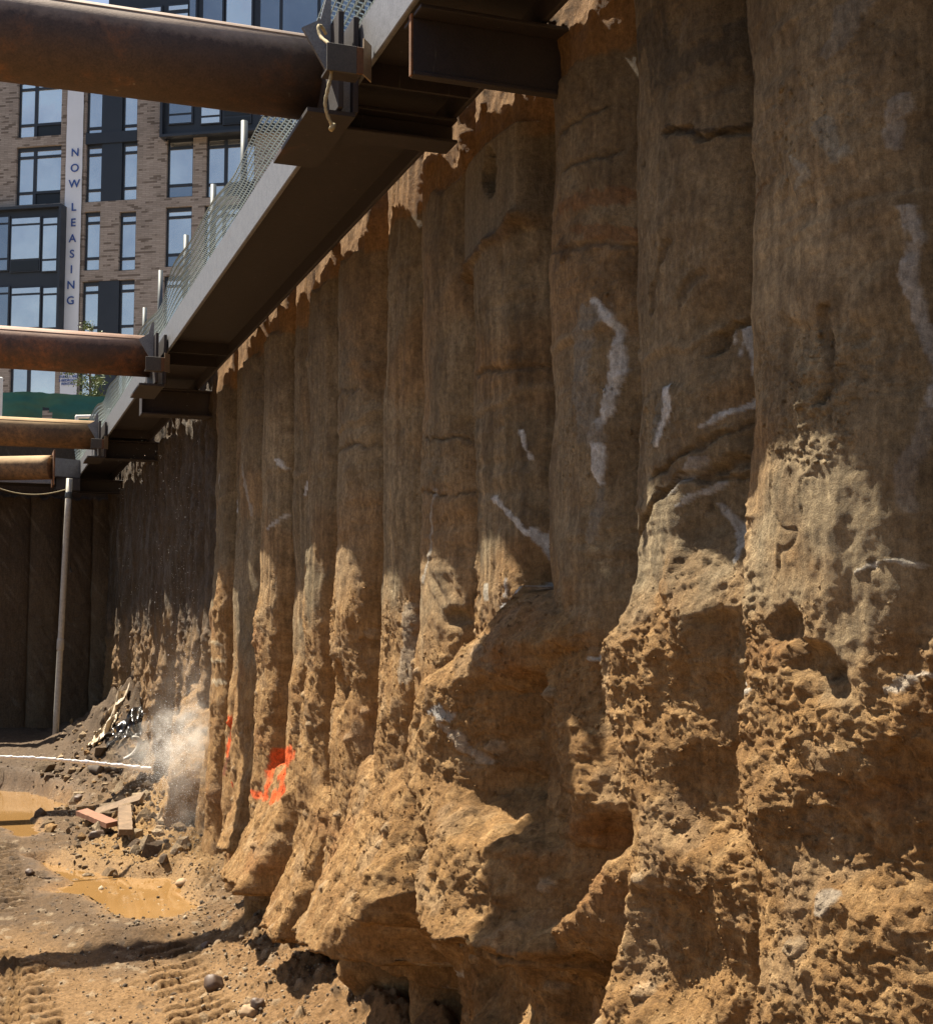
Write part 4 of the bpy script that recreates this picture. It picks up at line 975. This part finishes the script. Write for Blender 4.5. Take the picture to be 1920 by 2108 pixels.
rock((200, 1725), .10, M['stone'], 'black clod in front of the reddish board', 10)
# gravel: uncountable
rng = np.random.RandomState(5); n = 9000
gy = rng.uniform(7.5, 24, n); gx = -rng.beta(1.0, 2.6, n) * 3.0 + .05
z_, c_, _ = ground(gx, gy); sz = np.clip(rng.lognormal(-5.0, .5, n), .003, .035)
ccol = np.array([(.30, .23, .15), (.16, .12, .085), (.40, .33, .24), (.10, .08, .06), (.28, .18, .09)])[rng.randint(0, 5, n)]
v, t_, cc = clods(gy, z_ + sz * .25, gx, ccol, sz, rng)
go = np_mesh('gravel', v, None, M['ground'], None, cc, np.ones(len(v)), True, t_); go['kind'] = 'stuff'
n = 420
ry = np.concatenate([rng.uniform(15.6, 19.8, n // 2), rng.normal(22.5, 1.6, n // 2)]); rx = -.15 - rng.beta(1.1, 2.2, n) * 1.7
z_, _, _ = ground(rx, ry); sz = np.clip(rng.lognormal(-3.3, .5, n), .015, .12)
ccol = np.array([(.24, .17, .10), (.15, .11, .07), (.30, .23, .15), (.11, .08, .055), (.26, .16, .07)])[rng.randint(0, 5, n)]
v, t_, cc = clods(ry, z_ + sz * .2, rx, ccol, sz, rng)
ro = np_mesh('rubble', v, None, M['ground'], None, cc, np.ones(len(v)), False, t_); ro['kind'] = 'stuff'
# black plastic, sheeting, hose, log
def sheet(name, pa, pb, pc, mat, label, cat, amp, seed, lift):
    A, B2, C2 = [Vector(hit(*p)) for p in (pa, pb, pc)]
    n = 36; U_, V_ = np.meshgrid(np.linspace(0, 1, n), np.linspace(0, 1, n), indexing='ij')
    Pn = np.array(A)[None, None] + U_[..., None] * np.array(B2 - A) + V_[..., None] * np.array(C2 - A)
    gz_, _, _ = ground(Pn[..., 0], Pn[..., 1])
    edge = .12 * fbm(U_ * 3 + seed, V_ * 3, 3, 311)
    Pn[..., 0] += edge; Pn[..., 1] += edge * 2
    Pn[..., 2] = gz_ + lift + amp * (np.abs(fbm(U_ * 1.6 + seed, V_ * 3, 4, 313)) + .25 * fbm(U_ * 5, V_ * 7, 3, 314))
    top_ = Pn.reshape(-1, 3); bot = top_ - np.array([0, 0, .02]); q1 = grid_quads(n, n)
    o = np_mesh(name, np.concatenate([top_, bot]), np.concatenate([q1, q1[:, ::-1] + n * n]), mat); return tag(o, label, cat)
sheet('plastic_sheet', (225, 1545), (310, 1500), (215, 1520), M['plastic'], 'crumpled glossy black plastic sheet at the foot of the wet wall', 'plastic sheet', .07, 3, .04)
sheet('fabric_sheet', (180, 1545), (235, 1500), (215, 1480), M['sheet'], 'pale muddy sheeting heaped left of the black plastic', 'sheeting', .09, 8, .05)
a = Vector(hit(255, 1568)); hz = gnd(a.x, a.y)
m = MB(); pts = []
for u_, v_ in [(255, 1565), (272, 1555), (284, 1540), (288, 1528), (282, 1520), (272, 1520)]:
    P_ = Vector(onY(u_, v_, a.y + .1)); pts.append(P_)
m.tube(smooth_pts(pts, 6), .035, 10)
tag(m.build('hose', mat_plain('grey_hose', (.36, .33, .28), .5), None, True), 'short grey hose curling up out of the mud beside the black plastic', 'hose')
a, b = hit(186, 1586), hit(250, 1590)
m = MB(); n = 12; rg = random.Random(4)
m.tube([Vector((a[0] + (b[0] - a[0]) * k / n, a[1] + (b[1] - a[1]) * k / n, gnd(a[0] + (b[0] - a[0]) * k / n, a[1] + (b[1] - a[1]) * k / n) + .05 + rg.uniform(-.01, .02))) for k in range(n + 1)], [.06 + rg.uniform(-.012, .012) for _ in range(n + 1)], 10)
tag(m.build('log', M['log'], None, True), 'dark muddy log lying under the water jet', 'log')

# ------------------------------------------------------------------ water jet and spray
pA, pB = Vector(onX(-160, 1557, -3.05)), Vector(onX(298, 1585, -.55))
yj = onX(298, 1585, -.55)[1]
pB = Vector(onY(312, 1584, 16.3)); pA = Vector(onY(-200, 1556, 16.0))
n = 160; rng = np.random.RandomState(9); m = MB()
pts = []; rr = []
for k in range(n):
    t = k / (n - 1); p = pA + (pB - pA) * t + Vector((0, 0, .05 * math.sin(math.pi * t)))
    w = .004 + .02 * t
    pts.append(p + Vector((rng.uniform(-1, 1), rng.uniform(-1, 1), rng.uniform(-1, 1))) * w * .3)
    rr.append(.013 + .010 * t + w * .5 * float(perlin(k * .23, 3.7, 5)) + rng.uniform(-.12, .15) * w)
m.tube(pts, [max(.007, r) for r in rr], 10)
tag(m.build('water_jet', M['jet'], None, True), 'thin white jet of water shooting in from the left edge to the wall', 'water jet')
n = 15000
t = rng.rand(n)
ux = np.where(t < .5, rng.normal(350, 34, n), np.where(t < .95, rng.normal(405, 36, n), rng.uniform(240, 470, n)))
vy = np.where(t < .5, rng.normal(1555, 40, n) - (ux - 330) * .35, np.where(t < .95, 1800 - rng.gamma(2.6, 95, n), rng.uniform(900, 1560, n)))
dy_ = rng.normal(16.2, .4, n)
PP = np.array([onY(u, v, y_) for u, v, y_ in zip(ux, vy, dy_)])
hw = PP[:, 0] < -.12
PP = PP[hw]; n = len(PP)
sz = np.clip(rng.lognormal(-6.5, .4, n), .001, .005)
v, t_, cc = clods(PP[:, 1], PP[:, 2], PP[:, 0], np.tile([[.8, .8, .8]], (n, 1)), sz, rng)
sp_ = np_mesh('spray_drops', v, None, M['jet'], None, None, None, True, t_); sp_['kind'] = 'stuff'
def mist(name, pts, dens, col):
    m = MB()
    for c_, r_ in pts:
        n1, n2 = 10, 16; vs = []; fs = []
        for i in range(n1 + 1):
            for j in range(n2):
                a = math.pi * i / n1; b = 2 * math.pi * j / n2
                vs.append(Vector(c_) + Vector((r_[0] * math.sin(a) * math.cos(b), r_[1] * math.sin(a) * math.sin(b), r_[2] * math.cos(a))))
        for i in range(n1):
            for j in range(n2): fs.append((i * n2 + j, (i + 1) * n2 + j, (i + 1) * n2 + (j + 1) % n2, i * n2 + (j + 1) % n2))
        m.add(vs, fs)
    N_ = N(name + '_volume'); t = N_.t; t.nodes.remove(N_.b)
    vol = N_.n('VolumePrincipled'); vol.inputs['Color'].default_value = (*col, 1); vol.inputs['Anisotropy'].default_value = .2
    tc = N_.n('TexCoord'); g = N_.n('TexGradient', _gradient_type='SPHERICAL')
    mp = N_.n('Mapping'); N_.l(tc.outputs['Generated'], mp.inputs[0]); mp.inputs['Location'].default_value = (-1, -1, -1); mp.inputs['Scale'].default_value = (2, 2, 2)
    N_.l(mp.outputs[0], g.inputs[0])
    nz_ = N_.n('TexNoise', Scale=4.5, Detail=7, Roughness=.7); N_.l(tc.outputs['Object'], nz_.inputs['Vector'])
    mr = N_.ramp(nz_.outputs['Fac'], [(.46, (.0,) * 3), (.68, (1,) * 3)])
    d = N_.math('MULTIPLY', N_.math('MULTIPLY', N_.math('POWER', g.outputs['Fac'], 1.3), mr), dens)
    N_.l(d, vol.inputs['Density']); N_.l(vol.outputs[0], N_.out.inputs['Volume'])
    o = m.build(name, N_.m, None, True); o['kind'] = 'stuff'; return o
c0 = Vector(onY(345, 1552, 16.3)); c1 = Vector(onY(385, 1560, 16.0))
mist('water_mist', [(c0, (.75, .5, .42)), (c0 + Vector((.35, 0, .25)), (.6, .4, .4))], 5, (.97, .95, .90))
mist('drifting_mist', [(c1, (.6, .6, 1.5))], 1.6, (.97, .94, .88))

# ------------------------------------------------------------------ apartment building beyond
DB = 62.
Hdir = -ray(-14000., VH); Hdir[2] = 0; Hdir = Hdir / np.linalg.norm(Hdir)
Ndir = np.array([Hdir[1], -Hdir[0], 0.])
if np.dot(Ndir, _C - (_C + _F * DB)) < 0: Ndir = -Ndir
P0 = _C + ray(150., 600.) * DB; P0[2] = 0
def onB(u, v, n=0.):
    r = ray(u, v); q = P0 + Ndir * n; t = np.dot(q - _C, Ndir) / np.dot(r, Ndir); p = _C + r * t; return float(np.dot(p - P0, Hdir)), float(p[2])
rotz = math.atan2(Hdir[1], Hdir[0])
bld = thing('apartment_building', 'brown brick apartment block with dark framed windows behind the pit', 'building', tuple(P0[:2]) + (3.9,))
bld.rotation_euler.z = rotz
def rect(u0, u1, v0, v1, n=0.):
    a0, zt_ = onB(u0, v0, n); a1, _ = onB(u1, v0, n); a0b, zb_ = onB(u0, v1, n); a1b, _ = onB(u1, v1, n)
    vm = .5 * (v0 + v1); um = .5 * (u0 + u1)
    _, zt_ = onB(um, v0, n); _, zb_ = onB(um, v1, n); a0, _ = onB(u0, vm, n); a1, _ = onB(u1, vm, n)
    return a0, a1, zb_ - 3.9, zt_ - 3.9
# which side is the outward normal in local axes: local y = rotated; outward is -y
YS = -1.0
WIN = []
def win(u0, u1, v0, v1, kind): WIN.append((rect(u0, u1, v0, v1), kind))
win(37, 127, 159, 280, 'pair'); win(33, 125, 300, 420, 'pair'); win(19, 113, 724, 846, 'pair')
for k_, (u0, u1, v0, v1) in enumerate([(178, 283, 151, 288), (176, 282, 292, 413), (168, 276, 577, 697), (162, 270, 718, 840)]): win(u0, u1, v0, v1, 'combo')
for u0, u1 in ((173, 205), (245, 279)): win(u0, u1, 435, 556, 'slim')
win(343, 397, 282, 405, 'single'); win(340, 394, 425, 548, 'single'); win(336, 390, 567, 690, 'single')
win(424, 524, 276, 403, 'pair'); win(420, 520, 420, 545, 'pair')
# hidden repeats to either side keep the facade going
for du in (-190, -420): win(37 + du, 127 + du, 300, 420, 'pair'); win(19 + du, 113 + du, 724, 846, 'pair'); win(30 + du, 120 + du, 440, 560, 'pair')
for du in (230, 380): win(424 + du, 524 + du, 276, 400, 'pair'); win(424 + du, 524 + du, 415, 540, 'pair')
aL, aR = onB(-700, 500)[0], onB(1300, 500)[0]
zR_left = onB(100, 70)[1] - 3.9; a_step = onB(222, 60)[0]; zR_right = onB(500, -60)[1] - 3.9
ws = [w for w, _ in WIN]
As = sorted(set([aL, aR, a_step] + [round(x, 4) for w in ws for x in w[:2]])); Zs = sorted(set([0., zR_left] + [round(x, 4) for w in ws for x in w[2:]]))
ws = [tuple(round(x, 4) for x in w) for w in ws]
mb = MB()
for a0, a1 in zip(As[:-1], As[1:]):
    for z0, z1 in zip(Zs[:-1], Zs[1:]):
        am, zm = .5 * (a0 + a1), .5 * (z0 + z1)
        if any(w[0] < am < w[1] and w[2] < zm < w[3] for w in ws): continue
        mb.add([(a0, 0, z0), (a1, 0, z0), (a1, 0, z1), (a0, 0, z1)], [(0, 1, 2, 3)])
RV = .22
for a0, a1, z0, z1 in ws:
    mb.add([(a0, 0, z0), (a1, 0, z0), (a1, 0, z1), (a0, 0, z1), (a0, RV, z0), (a1, RV, z0), (a1, RV, z1), (a0, RV, z1)], [(0, 4, 5, 1), (1, 5, 6, 2), (2, 6, 7, 3), (3, 7, 4, 0)])
mb.box(aL, aR, .6, 16, 0, zR_left - .01)
mb.add([(aL, 0, zR_left), (aR, 0, zR_left), (aR, .6, zR_left), (aL, .6, zR_left)], [(0, 1, 2, 3)])
mb.build('brick_wall', M['brick'], bld)
rgw = random.Random(3)
def pane(p, a0, a1, z0, z1, y_, mat):
    q = MB(); q.box(a0, a1, y_, y_ + .02, z0, z1); return q.build('pane', mat, p)
def bars(parent, a0, a1, z0, z1, cells, y_=.14, fr=.075):
    """frame with holes: cells as (a0,a1,z0,z1) fractions and a pane kind"""
    m = MB(); A_ = sorted(set([0, 1] + [c[0] for c in cells] + [c[1] for c in cells])); 
    f = MB(); W, H = a1 - a0, z1 - z0
    xs_ = sorted(set([0., W] + [x for c in cells for x in (c[0] * W + fr, c[1] * W - fr)])); zs_ = sorted(set([0., H] + [x for c in cells for x in (c[2] * H + fr * .8, c[3] * H - fr * .8)]))
    holes = [(c[0] * W + fr, c[1] * W - fr, c[2] * H + fr * .8, c[3] * H - fr * .8) for c in cells]
    for x0, x1 in zip(xs_[:-1], xs_[1:]):
        for h0, h1 in zip(zs_[:-1], zs_[1:]):
            xm, hm = .5 * (x0 + x1), .5 * (h0 + h1)
            if any(h[0] < xm < h[1] and h[2] < hm < h[3] for h in holes): continue
            f.box(a0 + x0, a0 + x1, y_, y_ + .09, z0 + h0, z0 + h1)
    o = f.build('window', M['frame'], parent)
    for h, c in zip(holes, cells):
        kd = c[4]; mt = {'g': M['glass'], 'p': M['glass2'], 'd': M['glass3'], 'b': M['infill'], 'x': M['panel']}[kd]
        pane(o, a0 + h[0], a0 + h[1], z0 + h[2], z0 + h[3], y_ + .05, mt)
    return o
PAIR = lambda g1, g2: [(0, .385, 0, .22, g1), (.385, 1, 0, .22, 'b'), (0, .385, .22, .83, g1), (.385, 1, .22, .83, g2), (0, .385, .83, .955, g1), (.385, 1, .83, .955, g1)]
SLIM = lambda g: [(0, 1, 0, .215, g), (0, 1, .215, .82, g), (0, 1, .82, .955, g)]
for k_, (w, kd) in enumerate(WIN):
    a0, a1, z0, z1 = [round(x, 4) for x in w]
    if kd == 'pair': bars(bld, a0, a1, z0, z1, PAIR('p' if k_ in (0, 11) else 'g', 'p' if k_ in (0, 2, 11) else 'g'))
    elif kd == 'single': bars(bld, a0, a1, z0, z1, [(0, 1, 0, .215, 'd'), (0, 1, .215, .84, 'g'), (0, 1, .84, .955, 'p')])
    elif kd == 'slim': bars(bld, a0, a1, z0, z1, SLIM('g'))
    else:
        W = a1 - a0
        bars(bld, a0, a0 + .31 * W, z0, z1, SLIM('g')); bars(bld, a0 + .70 * W, a1, z0, z1, SLIM('g'))
        q = MB(); q.box(a0 + .31 * W + .002, a0 + .70 * W - .002, .03, .2, z0, z1); q.build('wall_panel', M['panel'], bld)
# dark spandrel joining the top two combos
a0, a1, z0, z1 = rect(177, 282, 271, 293.5); q = MB(); q.box(a0, a1, -.03, .1, z0, z1); q.build('wall_panel', M['panel'], bld)
def bay(u0, u1, v0, v1, cols, rowsv, name='bay_window', proj=.5, capr=.35):
    a0, a1, z0, z1 = rect(u0, u1, v0, v1, proj)
    q = MB(); q.box(a0, a1, -proj + .12, .05, z0, z1); o = q.build(name, M['panel'], bld)
    # outer surround
    q = MB(); q.box(a0 - .12, a0, -proj - .12, .0, z0 - .1, z1 + .1); q.box(a1, a1 + .12, -proj - .12, .0, z0 - .1, z1 + .1)
    q.box(a0, a1, -proj - .12, -proj + .119, z1 - .02, z1 + .1); q.box(a0, a1, -proj - .12, -proj + .119, z0 - .1, z0 + .02); q.build('surround', M['frame'], o)
    for (v_t, v_b) in rowsv:
        for (ul, ur, kinds) in cols:
            b0, b1, y0_, y1_ = rect(ul, ur, v_t, v_b, proj)
            f = MB(); f.box(b0, b1, -proj + .04, -proj + .118, y0_, y1_); fo = f.build('window_frame', M['frame'], o)
            H = y1_ - y0_
            for (h0, h1, kd) in kinds:
                pane(fo, b0 + .07, b1 - .07, y0_ + h0 * H + .05, y0_ + h1 * H - .05, -proj + .018, {'g': M['glass'], 'd': M['glass3'], 'p': M['glass2'], 'b': M['infill']}[kd])
    return o
colA = [(-60, 18, [(0, .22, 'd'), (.22, .86, 'd'), (.86, 1, 'd')]), (20, 83, [(0, .22, 'b'), (.22, .86, 'g'), (.86, 1, 'g')]), (85, 119, [(0, .22, 'g'), (.22, .86, 'g'), (.86, 1, 'g')])]
bay(-230, 120, 436, 704, colA + [(-140, -62, [(0, .22, 'g'), (.22, .86, 'g'), (.86, 1, 'g')])], [(446, 559), (590, 700)])
colB = [(346, 397, [(0, .19, 'd'), (.19, .7, 'd'), (.7, 1, 'g')]), (412, 455, [(0, .15, 'g'), (.15, 1, 'g')]), (458, 517, [(0, .15, 'b'), (.15, 1, 'b')]), (534, 590, [(0, .15, 'd'), (.15, 1, 'd')]), (596, 660, [(0, .15, 'd'), (.15, 1, 'd')]), (670, 760, [(0, .15, 'g'), (.15, 1, 'g')])]
bay(337, 800, 138, 262, colB, [(150, 254)])
# dark glazed top storeys on the right
a0, a1, z0, z1 = rect(222, 1300, -160, 132, .3)
q = MB(); q.box(a0, aR, -.18, 14, zR_left - .6, zR_left + 6.2); top_ = q.build('top_storeys', M['panel'], bld)
zz0, zz1 = zR_left + .4, zR_left + 3.0
for (ul, ur, kd, split) in [(229, 262, 'd', .2), (284, 330, 'p', .25), (347, 386, 'p', .3), (390, 402, 'd', 0), (418, 457, 'd', 0), (466, 517, 'p', 0), (536, 575, 'd', 0), (582, 653, 'd', 0), (660, 694, 'd', 0), (704, 760, 'd', 0), (770, 840, 'g', 0)]:
    b0, _, _, _ = rect(ul, ur, 10, 60, .3); _, b1, _, _ = rect(ul, ur, 10, 60, .3)
    zt_ = onB(400, 7 if split else -40, .3)[1] - 3.9; zb_ = onB(400, 150, .3)[1] - 3.9
    f = MB(); f.box(b0 - .08, b1 + .08, -.26, -.181, zb_, zt_ + .1); fo = f.build('window', M['frame'], top_)
    if split:
        zs = onB(400, 20, .3)[1] - 3.9
        pane(fo, b0, b1, zs + .1, zt_, -.285, {'d': M['glass3'], 'p': M['glass2'], 'g': M['glass']}[kd]); pane(fo, b0, b1, zb_ + .1, zs - .1, -.285, {'d': M['glass3'], 'p': M['glass2'], 'g': M['glass']}[kd])
    else: pane(fo, b0, b1, zb_ + .1, zt_, -.285, {'d': M['glass3'], 'p': M['glass2'], 'g': M['glass']}[kd])

# banner with its lettering
ban = thing('banner', 'tall narrow white leasing banner with blue letters hanging on the brick facade', 'banner', tuple(P0[:2]) + (3.9,)); ban.rotation_euler.z = rotz
a0, a1, z0, z1 = rect(134, 169, 40, 822); a0 = onB(134.3, 450)[0]; a1 = onB(168.8, 450)[0]
nzb = 160; AA, ZB_ = np.meshgrid(np.linspace(a0, a1, 12), np.linspace(z0, z1, nzb), indexing='ij')
YB_ = -.10 + .012 * fbm(AA * 1.5, ZB_ * .5, 3, 401); ed = .012 * np.abs(np.sin(ZB_ * 2.2))
front = np.stack([AA + np.where(AA < a0 + .01, ed, 0) - np.where(AA > a1 - .01, ed, 0), YB_, ZB_], -1).reshape(-1, 3)
q1 = grid_quads(12, nzb)
np_mesh('banner_cloth', np.concatenate([front, front + np.array([0, .02, 0])]), np.concatenate([q1, q1[:, ::-1] + 12 * nzb]), M['banner'], ban)
def text_mesh(body, size, a, z, name, parent, y_=-.135, bold=.0, sx=1.0):
    cu = bpy.data.curves.new(name, 'FONT'); cu.body = body; cu.size = size; cu.align_x = 'CENTER'; cu.align_y = 'CENTER'; cu.extrude = .006; cu.offset = bold
    o = bpy.data.objects.new(name, cu); COL.objects.link(o)
    dg = bpy.context.evaluated_depsgraph_get(); me = bpy.data.meshes.new_from_object(o.evaluated_get(dg)); bpy.data.objects.remove(o); bpy.data.curves.remove(cu)
    me.materials.clear(); me.materials.append(M['letter']); me.name = name
    o = bpy.data.objects.new(name, me); COL.objects.link(o); o.parent = parent
    o.rotation_euler = (math.pi / 2, 0, 0); o.location = (a, y_, z); o.scale = (sx, 1, 1); return o
for ch, u, v in [('N', 154.6, 314), ('O', 153.8, 346), ('W', 152.8, 378.5), ('L', 151.6, 426.5), ('E', 150.6, 458.5), ('A', 149.2, 491), ('S', 148.2, 523), ('I', 147, 555), ('N', 146, 587), ('G', 145, 619)]:
    a_, z_ = onB(u, v, .13); text_mesh(ch, .52, a_, z_ - 3.9, 'letter', ban, bold=.006)
for tx, v in [('NO-FEE', 768), ('STUDIO, 1-, AND', 775.5), ('2-BEDROOM', 783), ('RENTALS', 790)]:
    a_, z_ = onB(140.5, v, .13); text_mesh(tx, .165, a_, z_ - 3.9, 'small_lettering', ban, bold=.002, sx=.72 if len(tx) > 10 else 1.)

# young tree between the tarp and the building
tc = onY(186, 790, 44.)
tree = thing('street_tree', 'young leafy green tree above the green tarp fence', 'tree', (tc[0], 44., 3.9))
rg = random.Random(12); m = MB(); tips = []
HT = onY(186, 722, 44.)[2] - 3.9 + .9
m.tube([(0, 0, 0), (.03, 0, HT * .4), (-.02, .02, HT * .75), (.02, 0, HT)], [.06, .045, .028, .008], 8)
for k in range(26):
    z_ = HT * rg.uniform(.3, .97); a_ = rg.uniform(0, 6.28); L_ = (1.25 - .95 * (z_ / HT - .3)) * rg.uniform(.6, 1.15)
    p = [Vector((0, 0, z_)), Vector((math.cos(a_) * L_ * .5, math.sin(a_) * L_ * .5, z_ + .22 * L_)), Vector((math.cos(a_) * L_, math.sin(a_) * L_, z_ + .15 * L_))]
    m.tube(p, [.018, .011, .004], 5); 
    for t in np.linspace(.15, 1, 9):
        q_ = p[0].lerp(p[1], min(1, t * 2)) if t < .5 else p[1].lerp(p[2], t * 2 - 1); tips.append(q_)
m.build('trunk', mat_plain('bark', (.12, .09, .06), .9, 0, .3, 20, .4), tree, True)
rngt = np.random.RandomState(4); lv = []; lq = []
for q_ in tips:
    for _ in range(11):
        c_ = np.array(q_) + rngt.normal(0, .085, 3); d_ = rngt.normal(0, 1, 3); d_ /= np.linalg.norm(d_); e_ = np.cross(d_, rngt.normal(0, 1, 3)); e_ /= np.linalg.norm(e_)
        s_ = rngt.uniform(.035, .075); b_ = len(lv); lv += [c_ - d_ * s_, c_ + e_ * s_ * .4, c_ + d_ * s_, c_ - e_ * s_ * .4]; lq.append((b_, b_ + 1, b_ + 2, b_ + 3))
nl = N('leaf'); cl = nl.coord(); nl.set(Base__Color=nl.mix(nl.ramp(nl.noise(cl, 3.5, 3), [(.35, (0,) * 3), (.65, (1,) * 3)]), (.05, .09, .025), (.13, .17, .045)), Roughness=.6)
nl.b.inputs['Transmission Weight'].default_value = 0.0
np_mesh('crown', np.array(lv), np.array(lq), nl.m, tree, smooth=False)
